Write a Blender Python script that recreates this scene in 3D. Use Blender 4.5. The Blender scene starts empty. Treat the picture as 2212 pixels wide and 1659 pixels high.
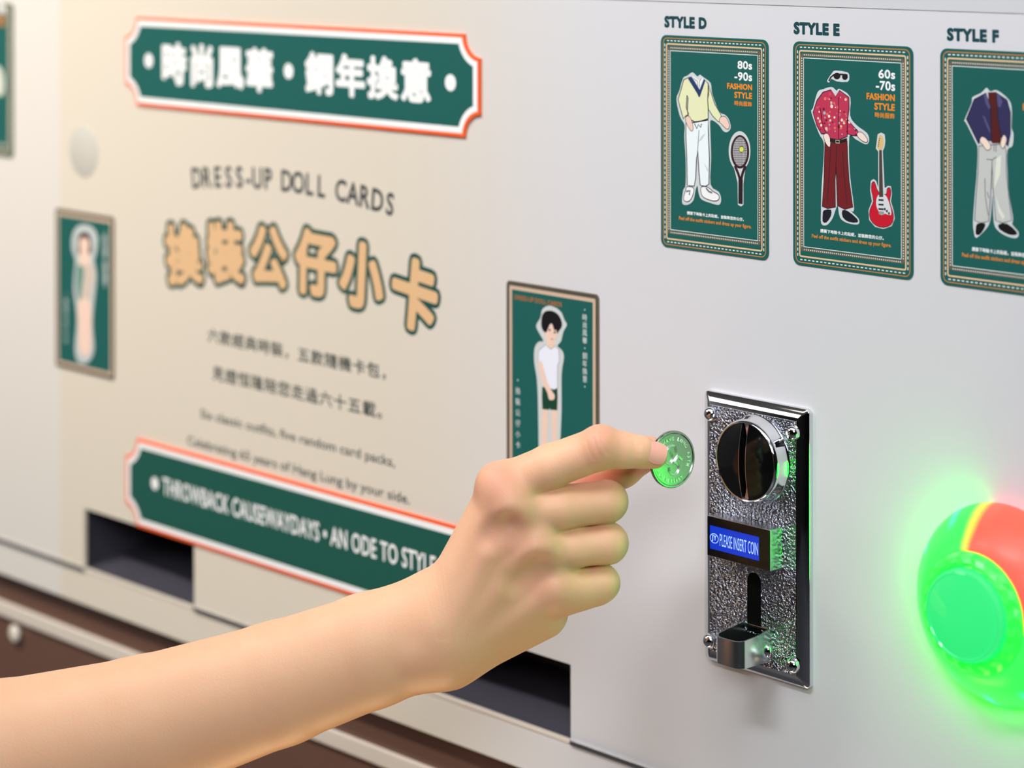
import bpy, bmesh, math, random
import numpy as np
from mathutils import Vector, Matrix

random.seed(7)
rng = np.random.RandomState(7)
S = bpy.context.scene
COL = S.collection

# ------------------------------------------------------------------ camera
# units: millimetres on the machine front (x along it, h out of it, z up); V() turns them into metres
ZO = 1100.0                       # height of the coin plate's lower edge above the floor, mm
FPX, CX, CY = 5380.9, 1106.0, -179.7
YAW, ROLL = 0.8345, -0.0013
CAM = np.array([812.51, -861.72, 351.07])
FW = np.array([-math.sin(YAW), math.cos(YAW), 0.0])
R0 = np.array([math.cos(YAW), math.sin(YAW), 0.0]); U0 = np.array([0, 0, 1.0])
RT = math.cos(ROLL) * R0 + math.sin(ROLL) * U0
UP = -math.sin(ROLL) * R0 + math.cos(ROLL) * U0

def V(x, h, z): return Vector((x / 1000.0, -h / 1000.0, (z + ZO) / 1000.0))

def wp(px, py, h=0.0):
    """photo pixel -> (x, z) on the plane parallel to the machine front at height h"""
    r = FW + RT * (px - CX) / FPX - UP * (py - CY) / FPX
    t = (-h - CAM[1]) / r[1]
    p = CAM + t * r
    return float(p[0]), float(p[2])

cam_d = bpy.data.cameras.new('camera')
cam = bpy.data.objects.new('camera', cam_d); COL.objects.link(cam)
m = Matrix.Identity(4)
for i in range(3):
    m[i][0] = RT[i]; m[i][1] = UP[i]; m[i][2] = -FW[i]
m[0][3], m[1][3], m[2][3] = CAM[0] / 1000, CAM[1] / 1000, (CAM[2] + ZO) / 1000
cam.matrix_world = m
cam_d.sensor_fit = 'HORIZONTAL'; cam_d.sensor_width = 36.0
cam_d.lens = FPX / 2212 * 36.0
cam_d.shift_x = (1106.0 - CX) / 2212.0
cam_d.shift_y = (CY - 829.5) / 2212.0
cam_d.clip_start = 0.05
cam_d.dof.use_dof = True
cam_d.dof.focus_distance = 1.138
cam_d.dof.aperture_fstop = 6.6
S.camera = cam

# ------------------------------------------------------------------ light
S.view_settings.view_transform = 'Standard'
S.view_settings.look = 'None'
S.view_settings.gamma = 1.0
S.view_settings.use_curve_mapping = False
S.view_settings.exposure = 0.0

def lin(c):
    out = []
    for v in c:
        v = v / 255.0
        out.append(v / 12.92 if v <= 0.04045 else ((v + 0.055) / 1.055) ** 2.4)
    return out

world = bpy.data.worlds.new('world'); S.world = world; world.use_nodes = True
bg = world.node_tree.nodes['Background']
bg.inputs[0].default_value = (0.9, 0.93, 1.0, 1); bg.inputs[1].default_value = 0.3

def area(name, loc, target, sx, sy, power, col, spread=180):
    d = bpy.data.lights.new(name, 'AREA'); d.shape = 'RECTANGLE'; d.size = sx; d.size_y = sy
    d.energy = power; d.color = col; d.spread = math.radians(spread)
    o = bpy.data.objects.new(name, d); COL.objects.link(o)
    o.location = loc
    o.rotation_euler = (Vector(target) - Vector(loc)).to_track_quat('-Z', 'Y').to_euler()
    return o

area('overhead_light', (0.3, -1.0, 2.95), (0.25, -0.8, 0.0), 2.2, 0.9, 15.0, (0.90, 0.95, 1.0))
area('overhead_light', (2.1, -2.1, 2.75), (0.1, -0.25, 1.05), 1.3, 1.1, 58.0, (0.91, 0.955, 1.0))  # added fill from the right front to brighten the hand, no known fixture
area('overhead_light', (-2.6, -2.3, 2.95), (-2.3, -1.8, 0.0), 2.0, 2.4, 54.0, (1.0, 0.98, 0.95))
area('wall_wash_light', (0.25, -1.0, 2.4), (0.15, 0.0, 1.52), 0.8, 0.12, 1.85, (0.93, 0.96, 1.0), 60)  # added wash so the wall brightens towards its top, no known fixture
area('wall_wash_light', (-0.95, -0.95, 2.4), (-0.8, 0.0, 1.46), 0.8, 0.12, 4.4, (1.0, 0.92, 0.80), 60)  # unseen warm wash, added to lift the left of the wall
area('arm_rim_light', (-0.06, -0.10, 0.66), (-0.10, -0.22, 1.1), 0.30, 0.05, 0.5, (1.0, 0.68, 0.36), 120)  # added warm rim light for the forearm's underside, no fixture there

# ------------------------------------------------------------------ helpers
MATS = {}
def mat(name, rgb, rough=0.5, metal=0.0, spec=0.5, emit=None, estr=0.0, noise=0.0, nscale=200.0, bump=0.0, bscale=400.0, coat=0.0, bdist=0.001):
    if name in MATS: return MATS[name]
    m = bpy.data.materials.new(name); m.use_nodes = True
    nt = m.node_tree; b = nt.nodes['Principled BSDF']
    c = lin(rgb)
    b.inputs['Base Color'].default_value = (*c, 1)
    b.inputs['Roughness'].default_value = rough
    b.inputs['Metallic'].default_value = metal
    b.inputs['Specular IOR Level'].default_value = spec
    b.inputs['Coat Weight'].default_value = coat
    if emit:
        b.inputs['Emission Color'].default_value = (*lin(emit), 1)
        b.inputs['Emission Strength'].default_value = estr
    if noise > 0 or bump > 0:
        tc = nt.nodes.new('ShaderNodeTexCoord')
    if noise > 0:
        n = nt.nodes.new('ShaderNodeTexNoise'); n.inputs['Scale'].default_value = nscale; n.inputs['Detail'].default_value = 3
        nt.links.new(tc.outputs['Object'], n.inputs['Vector'])
        mx = nt.nodes.new('ShaderNodeMix'); mx.data_type = 'RGBA'
        mx.inputs[6].default_value = (*[v * (1 - noise) for v in c], 1)
        mx.inputs[7].default_value = (*[min(1, v * (1 + noise)) for v in c], 1)
        nt.links.new(n.outputs['Fac'], mx.inputs[0]); nt.links.new(mx.outputs[2], b.inputs['Base Color'])
    if bump > 0:
        n2 = nt.nodes.new('ShaderNodeTexNoise'); n2.inputs['Scale'].default_value = bscale; n2.inputs['Detail'].default_value = 2
        nt.links.new(tc.outputs['Object'], n2.inputs['Vector'])
        bp = nt.nodes.new('ShaderNodeBump'); bp.inputs['Strength'].default_value = bump; bp.inputs['Distance'].default_value = bdist
        nt.links.new(n2.outputs['Fac'], bp.inputs['Height']); nt.links.new(bp.outputs['Normal'], b.inputs['Normal'])
    MATS[name] = m
    return m

def ink(rgb, rough=0.45):
    return mat('ink_%d_%d_%d' % tuple(rgb), rgb, rough=rough, spec=0.35)

def link(name, me, parent=None):
    o = bpy.data.objects.new(name, me); COL.objects.link(o)
    if parent is not None: o.parent = parent
    return o

def tag(o, label=None, cat=None, group=None, kind=None):
    if label: o['label'] = label
    if cat: o['category'] = cat
    if group: o['group'] = group
    if kind: o['kind'] = kind
    return o

def empty(name, loc=(0, 0, 0)):
    o = bpy.data.objects.new(name, None); COL.objects.link(o); o.location = loc; o.empty_display_size = 0.02
    return o

class MB:
    """collects polygons (in world metres) with materials; one build() is one mesh object"""
    def __init__(s): s.v = []; s.f = []; s.m = []; s.ms = []
    def mi(s, m):
        if m not in s.ms: s.ms.append(m)
        return s.ms.index(m)
    def face(s, pts, m):
        k = len(s.v); s.v += [tuple(p) for p in pts]; s.f.append(list(range(k, k + len(pts)))); s.m.append(s.mi(m))
    def geo(s, verts, faces, m):
        k = len(s.v); s.v += [tuple(p) for p in verts]; i = s.mi(m)
        for f in faces: s.f.append([k + q for q in f]); s.m.append(i)
    def box(s, x0, x1, h0, h1, z0, z1, m):
        c = [V(x, h, z) for x in (x0, x1) for h in (h0, h1) for z in (z0, z1)]
        s.geo(c, [(0, 1, 3, 2), (4, 6, 7, 5), (0, 4, 5, 1), (2, 3, 7, 6), (0, 2, 6, 4), (1, 5, 7, 3)], m)
    def prism(s, pts, h0, h1, m, side=None):
        n = len(pts)
        a = [V(x, h0, z) for x, z in pts]; b = [V(x, h1, z) for x, z in pts]
        s.geo(b, [list(range(n))], m)
        s.geo(a + b, [(i, (i + 1) % n, n + (i + 1) % n, n + i) for i in range(n)], side or m)
        s.geo(a, [list(range(n))[::-1]], side or m)
    def lathe(s, x, z, prof, m, seg=48, phase=0.0):
        """prof: [(radius, h)] around the axis normal to the machine front"""
        k = []
        for r, h in prof:
            for i in range(seg):
                a = 2 * math.pi * i / seg + phase
                k.append(V(x + r * math.cos(a), h, z + r * math.sin(a)))
        f = []
        for j in range(len(prof) - 1):
            for i in range(seg):
                i2 = (i + 1) % seg
                f.append((j * seg + i, j * seg + i2, (j + 1) * seg + i2, (j + 1) * seg + i))
        f.append([(len(prof) - 1) * seg + i for i in range(seg)])
        f.append([i for i in range(seg)][::-1])
        s.geo(k, f, m)
    def build(s, name, parent=None, smooth=False, bevel=0.0, weld=True):
        me = bpy.data.meshes.new(name)
        me.from_pydata(s.v, [], s.f)
        for mm in s.ms: me.materials.append(mm)
        me.polygons.foreach_set('material_index', s.m)
        me.update()
        if weld:
            bm = bmesh.new(); bm.from_mesh(me)
            bmesh.ops.remove_doubles(bm, verts=bm.verts, dist=1e-6)
            bmesh.ops.recalc_face_normals(bm, faces=bm.faces)
            bm.to_mesh(me); bm.free()
        if smooth:
            me.polygons.foreach_set('use_smooth', [True] * len(me.polygons))
            me.set_sharp_from_angle(angle=math.radians(38))
        o = link(name, me, parent)
        if parent is not None: o.matrix_parent_inverse = parent.matrix_world.inverted()
        if bevel:
            bv = o.modifiers.new('bevel', 'BEVEL'); bv.width = bevel; bv.segments = 3; bv.limit_method = 'ANGLE'; bv.angle_limit = math.radians(35)
        return o

def at(o, x, h, z):
    o.location = V(x, h, z); bpy.context.view_layer.update(); return o

_tc = {}
def text_geo(body, offset=0.0, extrude=0.0, spacing=1.0, res=3):
    key = (body, offset, extrude, spacing, res)
    if key in _tc: return _tc[key]
    cu = bpy.data.curves.new('t', 'FONT'); cu.body = body; cu.size = 1.0; cu.offset = offset; cu.extrude = extrude
    cu.space_character = spacing; cu.resolution_u = res; cu.fill_mode = 'BOTH' if extrude else 'FRONT'
    o = bpy.data.objects.new('t', cu); COL.objects.link(o)
    dg = bpy.context.evaluated_depsgraph_get()
    e = o.evaluated_get(dg); me = e.to_mesh()
    v = np.array([p.co[:] for p in me.vertices]); f = [tuple(p.vertices) for p in me.polygons]
    e.to_mesh_clear(); bpy.data.objects.remove(o); bpy.data.curves.remove(cu)
    _tc[key] = (v, f)
    return v, f

def text_rect(mb, body, x0, x1, z0, z1, h, m, offset=0.0, spacing=1.0, pen=0.0):
    """flat lettering whose bounding box fills the rectangle; pen thickens the strokes"""
    v, f = text_geo(body, offset, 0, spacing)
    a, b = v.min(0), v.max(0)
    if pen > 0:
        x0, x1, z0, z1 = x0 + pen, x1 - pen, z0 + pen, z1 - pen
        q = np.stack([x0 + (v[:, 0] - a[0]) / (b[0] - a[0]) * (x1 - x0), z0 + (v[:, 1] - a[1]) / (b[1] - a[1]) * (z1 - z0)], 1)
        cnt = {}
        for t in f:
            for i in range(len(t)):
                e = tuple(sorted((t[i], t[(i + 1) % len(t)]))); cnt[e] = cnt.get(e, 0) + 1
        for lay, e in enumerate([e for e, n in cnt.items() if n == 1]):
            p, r = q[e[0]], q[e[1]]; d = r - p; l = np.hypot(*d)
            if l < 1e-6: continue
            d = d / l * pen; n_ = np.array([-d[1], d[0]]); p = p - d * 0.6; r = r + d * 0.6
            flat(mb, [tuple(p + n_), tuple(r + n_), tuple(r - n_), tuple(p - n_)], h - 0.0004 * (lay % 40) - 0.0004, m)
    mb.geo([V(x0 + (p[0] - a[0]) / (b[0] - a[0]) * (x1 - x0), h, z0 + (p[1] - a[1]) / (b[1] - a[1]) * (z1 - z0)) for p in v], f, m)

def text_at(mb, body, cx, cz, size, h, m, rot=0.0, xs=1.0, offset=0.0, base=None):
    """one glyph or word, centred on (cx, cz)"""
    v, f = text_geo(body, offset)
    a, b = v.min(0), v.max(0)
    ox = (a[0] + b[0]) / 2; oy = (a[1] + b[1]) / 2 if base is None else base
    c, s_ = math.cos(rot), math.sin(rot)
    out = []
    for p in v:
        x = (p[0] - ox) * size * xs; z = (p[1] - oy) * size
        out.append(V(cx + x * c - z * s_, h, cz + x * s_ + z * c))
    mb.geo(out, f, m)

def smooth_pts(pts, n=4):
    P = np.array(pts, float); L = len(P); out = []
    for i in range(L):
        p0, p1, p2, p3 = P[i - 1], P[i], P[(i + 1) % L], P[(i + 2) % L]
        for t in np.linspace(0, 1, n, endpoint=False):
            out.append(tuple(0.5 * ((2 * p1) + (-p0 + p2) * t + (2 * p0 - 5 * p1 + 4 * p2 - p3) * t * t + (-p0 + 3 * p1 - 3 * p2 + p3) * t ** 3)))
    return out

def stroke(mb, pts, w, h, m, closed=False):
    """flat ribbon along wall points"""
    P = [np.array(p, float) for p in pts]; n = len(P)
    if closed: P = P + [P[0]]
    L, Rr = [], []
    N = len(P)
    for i in range(N):
        if closed:
            a = P[(i - 1) % (N - 1)] if i not in (0, N - 1) else P[N - 2]
            b = P[(i + 1) % (N - 1)] if i not in (0, N - 1) else P[1]
            if i in (0, N - 1): a, b = P[N - 2], P[1]
        else:
            a = P[max(i - 1, 0)]; b = P[min(i + 1, N - 1)]
        d = b - a; l = np.hypot(*d); d = d / l if l > 1e-9 else np.array([1, 0])
        nrm = np.array([-d[1], d[0]])
        k = 1.0
        L.append(P[i] + nrm * w / 2 * k); Rr.append(P[i] - nrm * w / 2 * k)
    for i in range(N - 1):
        mb.face([V(L[i][0], h, L[i][1]), V(L[i + 1][0], h, L[i + 1][1]), V(Rr[i + 1][0], h, Rr[i + 1][1]), V(Rr[i][0], h, Rr[i][1])], m)

class Zoom:
    """points read off an enlarged view of the photograph -> points on the machine front"""
    def __init__(s, x0, y0, sx, sy=None, h=0.0): s.x0, s.y0, s.sx, s.sy, s.h = x0, y0, sx, sy or sx, h
    def __call__(s, x, y): return wp(s.x0 + x / s.sx, s.y0 + y / s.sy, s.h)
    def poly(s, pts, sm=0):
        q = [s(*p) for p in pts]
        return smooth_pts(q, sm) if sm else q
    def ell(s, x, y, rx, ry, n=28):
        return [s(x + rx * math.cos(2 * math.pi * i / n), y + ry * math.sin(2 * math.pi * i / n)) for i in range(n)]
    def rect(s, l, r, yt, yb):
        """text box: left x, right x, top and bottom y at the left end"""
        x0, z1 = s(l, yt); _, z0 = s(l, yb); x1, _ = s(r, (yt + yb) / 2)
        return x0, x1, z0, z1

def flat(mb, pts, h, m): mb.face([V(x, h, z) for x, z in pts], m)

def rrect(x0, x1, z0, z1, r, n=6):
    out = []
    for cx, cz, a0 in ((x1 - r, z1 - r, 0), (x0 + r, z1 - r, 90), (x0 + r, z0 + r, 180), (x1 - r, z0 + r, 270)):
        for i in range(n + 1):
            a = math.radians(a0 + 90 * i / n); out.append((cx + r * math.cos(a), cz + r * math.sin(a)))
    return out

# ------------------------------------------------------------------ materials
def machine_paint():
    m = bpy.data.materials.new('machine_paint'); m.use_nodes = True
    nt = m.node_tree; b = nt.nodes['Principled BSDF']
    tc = nt.nodes.new('ShaderNodeTexCoord'); sp = nt.nodes.new('ShaderNodeSeparateXYZ')
    nt.links.new(tc.outputs['Object'], sp.inputs[0])
    def step(lo, hi):
        r = nt.nodes.new('ShaderNodeMapRange'); r.interpolation_type = 'SMOOTHSTEP'
        r.inputs['From Min'].default_value = lo; r.inputs['From Max'].default_value = hi
        nt.links.new(sp.outputs['X'], r.inputs['Value']); return r
    l = step(-0.5735, -0.5715); rr = step(-0.25, -0.06)
    inv = nt.nodes.new('ShaderNodeMath'); inv.operation = 'SUBTRACT'; inv.inputs[0].default_value = 1.0
    nt.links.new(rr.outputs[0], inv.inputs[1])
    mul = nt.nodes.new('ShaderNodeMath'); mul.operation = 'MULTIPLY'
    nt.links.new(l.outputs[0], mul.inputs[0]); nt.links.new(inv.outputs[0], mul.inputs[1])
    mx = nt.nodes.new('ShaderNodeMix'); mx.data_type = 'RGBA'
    mx.inputs[6].default_value = (*lin((213, 211, 214)), 1); mx.inputs[7].default_value = (*lin((216, 206, 191)), 1)
    nt.links.new(mul.outputs[0], mx.inputs[0])
    mw = nt.nodes.new('ShaderNodeMix'); mw.data_type = 'RGBA'; mw.inputs[6].default_value = (*lin((217, 211, 205)), 1)
    nt.links.new(l.outputs[0], mw.inputs[0]); nt.links.new(mx.outputs[2], mw.inputs[7]); nt.links.new(mw.outputs[2], b.inputs['Base Color'])
    b.inputs['Roughness'].default_value = 0.42; b.inputs['Specular IOR Level'].default_value = 0.35
    n = nt.nodes.new('ShaderNodeTexNoise'); n.inputs['Scale'].default_value = 900
    nt.links.new(tc.outputs['Object'], n.inputs['Vector'])
    bp = nt.nodes.new('ShaderNodeBump'); bp.inputs['Strength'].default_value = 0.05; bp.inputs['Distance'].default_value = 0.0003
    nt.links.new(n.outputs['Fac'], bp.inputs['Height']); nt.links.new(bp.outputs['Normal'], b.inputs['Normal'])
    return m
PAINT = machine_paint()
WHITE_PAINT = mat('white_panel_paint', (213, 211, 214), rough=0.45, bump=0.05, bscale=900, bdist=0.0003)
UPPER_PAINT = mat('upper_panel_paint', (205, 204, 206), rough=0.45, bump=0.05, bscale=900, bdist=0.0003)
SLOT_IN = mat('slot_plastic', (70, 68, 78), rough=0.35, noise=0.1, nscale=30)
ALU = mat('brushed_aluminium', (205, 203, 206), rough=0.28, metal=1.0, noise=0.12, nscale=60)
BROWN = mat('brown_laminate', (104, 74, 62), rough=0.3, noise=0.16, nscale=9, coat=0.2)
CREAM_STRIP = mat('cream_strip', (214, 202, 190), rough=0.4)
CHROME = mat('chrome', (225, 226, 230), rough=0.06, metal=1.0)
CHROME_SOFT = mat('chrome_soft', (190, 190, 194), rough=0.14, metal=1.0)
HAMMER = mat('hammered_chrome', (154, 156, 170), rough=0.15, metal=1.0, bump=1.0, bscale=720, bdist=0.0022)
BLACK = mat('black_plastic', (8, 8, 9), rough=0.12, spec=0.5)
BLACK_MATT = mat('black_void', (3, 3, 3), rough=0.8, spec=0.1)
GREEN = ink((28, 92, 86), 0.4)
GREEN_DK = ink((30, 84, 74), 0.4)
ORANGE = ink((240, 96, 44), 0.45)
INK_WHITE = ink((240, 240, 240), 0.45)
TEAL_TXT = ink((18, 66, 72), 0.5)

# ------------------------------------------------------------------ the room
def plane_box(name, lo, hi, m, label=None):
    me = bpy.data.meshes.new(name)
    c = [(x, y, z) for x in (lo[0], hi[0]) for y in (lo[1], hi[1]) for z in (lo[2], hi[2])]
    me.from_pydata(c, [], [(0, 1, 3, 2), (4, 6, 7, 5), (0, 4, 5, 1), (2, 3, 7, 6), (0, 2, 6, 4), (1, 5, 7, 3)])
    me.materials.append(m); o = link(name, me); tag(o, label, None, None, 'structure'); return o
FLOOR_M = mat('floor_tile', (92, 92, 96), rough=0.35, noise=0.2, nscale=4)
CEIL_M = mat('ceiling_plaster', (205, 203, 200), rough=0.9, noise=0.03, nscale=5)
WALL_L = mat('light_room_wall', (176, 172, 168), rough=0.7, noise=0.1, nscale=3)
WALL_M = mat('room_wall', (24, 23, 23), rough=0.7, noise=0.15, nscale=3)
plane_box('floor', (-3.6, -4.2, -0.1), (3.6, 1.0, 0.0), FLOOR_M, 'dark grey tiled floor of the mall')
plane_box('ceiling', (-3.6, -4.2, 3.0), (3.6, 1.0, 3.1), CEIL_M, 'white plaster ceiling')
plane_box('wall_left', (-3.7, -4.2, 0.0), (-3.6, 1.0, 3.0), WALL_L, 'pale wall at the far end of the machine')
plane_box('wall_right', (3.6, -4.2, 0.0), (3.7, 1.0, 3.0), WALL_M, 'dark wall behind the photographer')
plane_box('wall_back', (-3.6, 1.0, 0.0), (3.6, 1.1, 3.0), WALL_M, 'dark wall behind the machine')
plane_box('wall_front', (-3.6, -4.3, 0.0), (3.6, -4.2, 3.0), WALL_M, 'dark wall across from the machine')

# ------------------------------------------------------------------ card machine
XL, XR = -980.0, 420.0
ZB, ZT, ZTOP = -62.5, 310.2, 640.0
O1 = (-544.0, -422.9); O2 = (-216.2, -95.1); OZ1 = -24.6
machine = at(empty('vending_machine'), -280, -200, -86)
tag(machine, 'white and beige card vending machine with two dark dispensing slots', 'vending machine')
def front(mb, xs, zs, holes, h, m):
    for i in range(len(xs) - 1):
        for j in range(len(zs) - 1):
            if (i, j) in holes: continue
            mb.face([V(xs[i], h, zs[j]), V(xs[i + 1], h, zs[j]), V(xs[i + 1], h, zs[j + 1]), V(xs[i], h, zs[j + 1])], m)
b = MB(); front(b, [XL, O1[0], O1[1], O2[0], O2[1], XR], [ZB, OZ1, ZT], {(1, 0), (3, 0)}, 0, PAINT)
# returns of the sheet around the openings
for (a, c) in (O1, O2):
    for x in (a, c): b.face([V(x, 0, ZB), V(x, -2.2, ZB), V(x, -2.2, OZ1), V(x, 0, OZ1)], PAINT)
    b.face([V(a, 0, OZ1), V(a, -2.2, OZ1), V(c, -2.2, OZ1), V(c, 0, OZ1)], PAINT)
b.build('front_panel', machine)
b = MB(); b.box(XL, XR, -300, 0.35, ZT, ZTOP, UPPER_PAINT); b.build('upper_panel', machine)
b = MB()
for x0, x1, h0, h1, z0, z1 in ((XL, XL + 3, -300, -0.2, ZB, ZT), (XR - 3, XR, -300, -0.2, ZB, ZT), (XL, XR, -300, -297, ZB, ZT)):
    b.box(x0, x1, h0, h1, z0, z1, WHITE_PAINT)
b.build('body_shell', machine)
for (a, c) in (O1, O2):
    b = MB(); d = -58.0; e = 5.0
    p = lambda x, h, z: V(x, h, z)
    x0, x1, z0, z1 = a - e, c + e, ZB - 0.0, OZ1 + e
    hh = -2.3
    b.face([p(x0, hh, z0), p(x1, hh, z0), p(x1, d, z0 + 9), p(x0, d, z0 + 9)], SLOT_IN)
    b.face([p(x0, hh, z1), p(x1, hh, z1), p(x1, d, z1), p(x0, d, z1)], SLOT_IN)
    b.face([p(x0, hh, z0), p(x0, d, z0 + 9), p(x0, d, z1), p(x0, hh, z1)], SLOT_IN)
    b.face([p(x1, hh, z0), p(x1, d, z0 + 9), p(x1, d, z1), p(x1, hh, z1)], SLOT_IN)
    b.face([p(x0, d, z0 + 9), p(x1, d, z0 + 9), p(x1, d, z1), p(x0, d, z1)], SLOT_IN)
    tag(b.build('dispensing_slot', machine), 'dark grey plastic dispensing recess')
b = MB(); b.box(XL, XR, -30, -0.4, -86.5, ZB - 2.6, PAINT); tag(b.build('skirt_panel', machine, bevel=0.0006), 'beige and white strip below the slots')
for x0, x1 in ((XL, O1[0]), (O1[1], O2[0]), (O2[1], XR)):
    b = MB(); b.box(x0, x1, -4, 1.2, ZB - 2.2, ZB + 0.2, ALU); b.build('edge_trim', machine, bevel=0.0004)
for x0, x1 in (O1, O2):
    b = MB(); b.box(x0, x1, -5, 0.0, ZB - 2.4, ZB - 0.3, CREAM_STRIP); b.build('slot_lip', machine, bevel=0.0004)

# printing on the machine: style names
b = MB()
z4 = Zoom(1400, 0, 2.5135, h=0.05)
for t, bx in (('STYLE D', (88, 318, 85, 150)), ('STYLE E', (790, 1040, 118, 186)), ('STYLE F', (1622, 1905, 150, 222))):
    b = MB(); text_rect(b, t, *z4.rect(*bx), 0.06, TEAL_TXT, spacing=1.12, pen=0.46)
    tag(b.build('style_lettering', machine, weld=False), 'dark teal printed lettering %s' % t)
# arched English heading
zz = Zoom(300, 320, 3.16, h=0.05)
pc = [zz(*q) for q in ((395, 200), (910, 200), (1240, 265), (1715, 375))]
co = np.polyfit([q[0] for q in pc], [q[1] for q in pc], 2)
b = MB(); word = 'DRESS-UP DOLL CARDS'
xa, xb = pc[0][0], pc[3][0]
wid = {' ': 0.62, '-': 0.62, 'I': 0.5}
ww = [wid.get(c, 1.0) for c in word]; acc = np.cumsum(ww) - np.array(ww) / 2
acc = (acc - acc[0]) / (acc[-1] - acc[0])
GREY_INK = ink((62, 66, 68), 0.5)
for ch, t in zip(word, acc):
    x = xa + (xb - xa) * t; z = np.polyval(co, x); sl = math.atan(2 * co[0] * x + co[1])
    if ch != ' ': text_at(b, ch, x, z, 17.2, 0.06, GREY_INK, rot=sl, xs=0.88, offset=0.024, base=0.365)
tag(b.build('heading_lettering', machine, weld=False), 'grey arched printed heading DRESS-UP DOLL CARDS')
# big Chinese title with outline
PEACH = ink((222, 182, 138), 0.45); OUTL = ink((24, 76, 70), 0.45)
cs = [(305, 725, 36.5), (590, 715, 36.0), (885, 740, 36.0), (1205, 785, 37.5), (1520, 870, 37.5), (1880, 1000, 39.0)]
pc = [zz(q[0], q[1]) for q in cs]
co = np.polyfit([q[0] for q in pc], [q[1] for q in pc], 2)
def outline_strokes(mb, body, cx, cz, size, h, m, rot, xs, w):
    """round pen run along the glyph's outline"""
    v, f = text_geo(body, 0.0)
    a_, b_ = v.min(0), v.max(0); ox, oy = (a_[0] + b_[0]) / 2, (a_[1] + b_[1]) / 2
    cnt = {}
    for q in f:
        for i in range(len(q)):
            e = tuple(sorted((q[i], q[(i + 1) % len(q)]))); cnt[e] = cnt.get(e, 0) + 1
    c, s_ = math.cos(rot), math.sin(rot)
    def P(i):
        x = (v[i][0] - ox) * size * xs; z = (v[i][1] - oy) * size
        return np.array([cx + x * c - z * s_, cz + x * s_ + z * c])
    seen = set(); lay = 0
    for e, n in cnt.items():
        if n != 1: continue
        p, q = P(e[0]), P(e[1]); d = q - p; l = np.hypot(*d)
        if l < 1e-6: continue
        nn = np.array([-d[1], d[0]]) / l * w
        lay += 1
        flat(mb, [tuple(p + nn), tuple(q + nn), tuple(q - nn), tuple(p - nn)], h - 0.0006 * (lay % 50), m)
        for k in e:
            if k in seen: continue
            seen.add(k); r = P(k)
            flat(mb, [(r[0] + w * math.cos(t * math.pi / 4), r[1] + w * math.sin(t * math.pi / 4)) for t in range(8)], h - 0.0006 * (lay % 50) - 0.0003, m)
for ch, (x, z), q in zip('換裝公仔小卡', pc, cs):
    sl = math.atan(2 * co[0] * x + co[1]) * 0.8
    b = MB()
    outline_strokes(b, ch, x, z, q[2], 0.05, OUTL, sl, 1.0, 4.4)
    v, f = text_geo(ch)
    text_at(b, ch, x, z, q[2], 0.055, OUTL, rot=sl)
    outline_strokes(b, ch, x, z, q[2], 0.09, PEACH, sl, 1.0, 1.9)
    text_at(b, ch, x, z, q[2], 0.095, PEACH, rot=sl)
    tag(b.build('title_character', machine, weld=False), 'peach printed character %s with dark green outline' % ch)
# body copy
BODY_INK = ink((52, 62, 60), 0.5)
def line(body, l, r, hgt, offset, m, spacing=1.0):
    b = MB()
    x0, z0 = wp(*l, 0.05); x1, z1 = wp(*r, 0.05); zc = (z0 + z1) / 2
    text_rect(b, body, x0, x1, zc - hgt / 2, zc + hgt / 2, 0.06, m, 0.0, spacing, pen=offset)
    tag(b.build('text_line', machine, weld=False), None)
line('六款經典時裝，五款隨機卡包，', (449, 723), (833, 805), 8.6, 0.16, BODY_INK, 1.12)
line('見證恒隆陪您走過六十五載。', (459, 804), (825, 890), 8.6, 0.16, BODY_INK, 1.12)
line('Six classic outfits, five random card packs,', (433, 892), (853, 1006), 7.2, 0.10, BODY_INK)
line('Celebrating 65 years of Hang Lung by your side.', (405, 952), (885, 1084), 7.2, 0.10, BODY_INK)

# round cover on the beige panel
b = MB(); b.lathe(-544, 202.5, [(16.5, 0.0), (16.5, 0.25), (16.2, 0.35), (0.2, 0.36)], mat('grey_cap', (198, 193, 184), rough=0.4, noise=0.03), 40)
tag(b.build('round_cover', machine, smooth=True), 'pale grey round blanking cover')

# ------------------------------------------------------------------ brown cabinet below
cab = at(empty('cabinet'), -280, -200, -ZO)
tag(cab, 'brown laminate cabinet with a cream edging strip under the machine', 'cabinet')
b = MB(); b.box(XL - 20, XR + 20, -305, -9, -ZO, -86.7, BROWN); b.build('cabinet_body', cab, bevel=0.001)
b = MB(); b.box(XL - 20, XR + 20, -9.0, -6.0, -117.4, -107.6, CREAM_STRIP); b.build('edging_strip', cab, bevel=0.001)
kx, kz = wp(31, 1369, -6)
b = MB(); b.lathe(kx, kz, [(3.0, -9.0), (3.0, -7.5), (5.6, -7.0), (5.8, -5.6), (4.6, -4.6), (2.2, -4.2), (0.3, -4.1)], mat('cream_knob', (226, 216, 204), rough=0.35), 32)
b.build('knob', cab, smooth=True)

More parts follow.
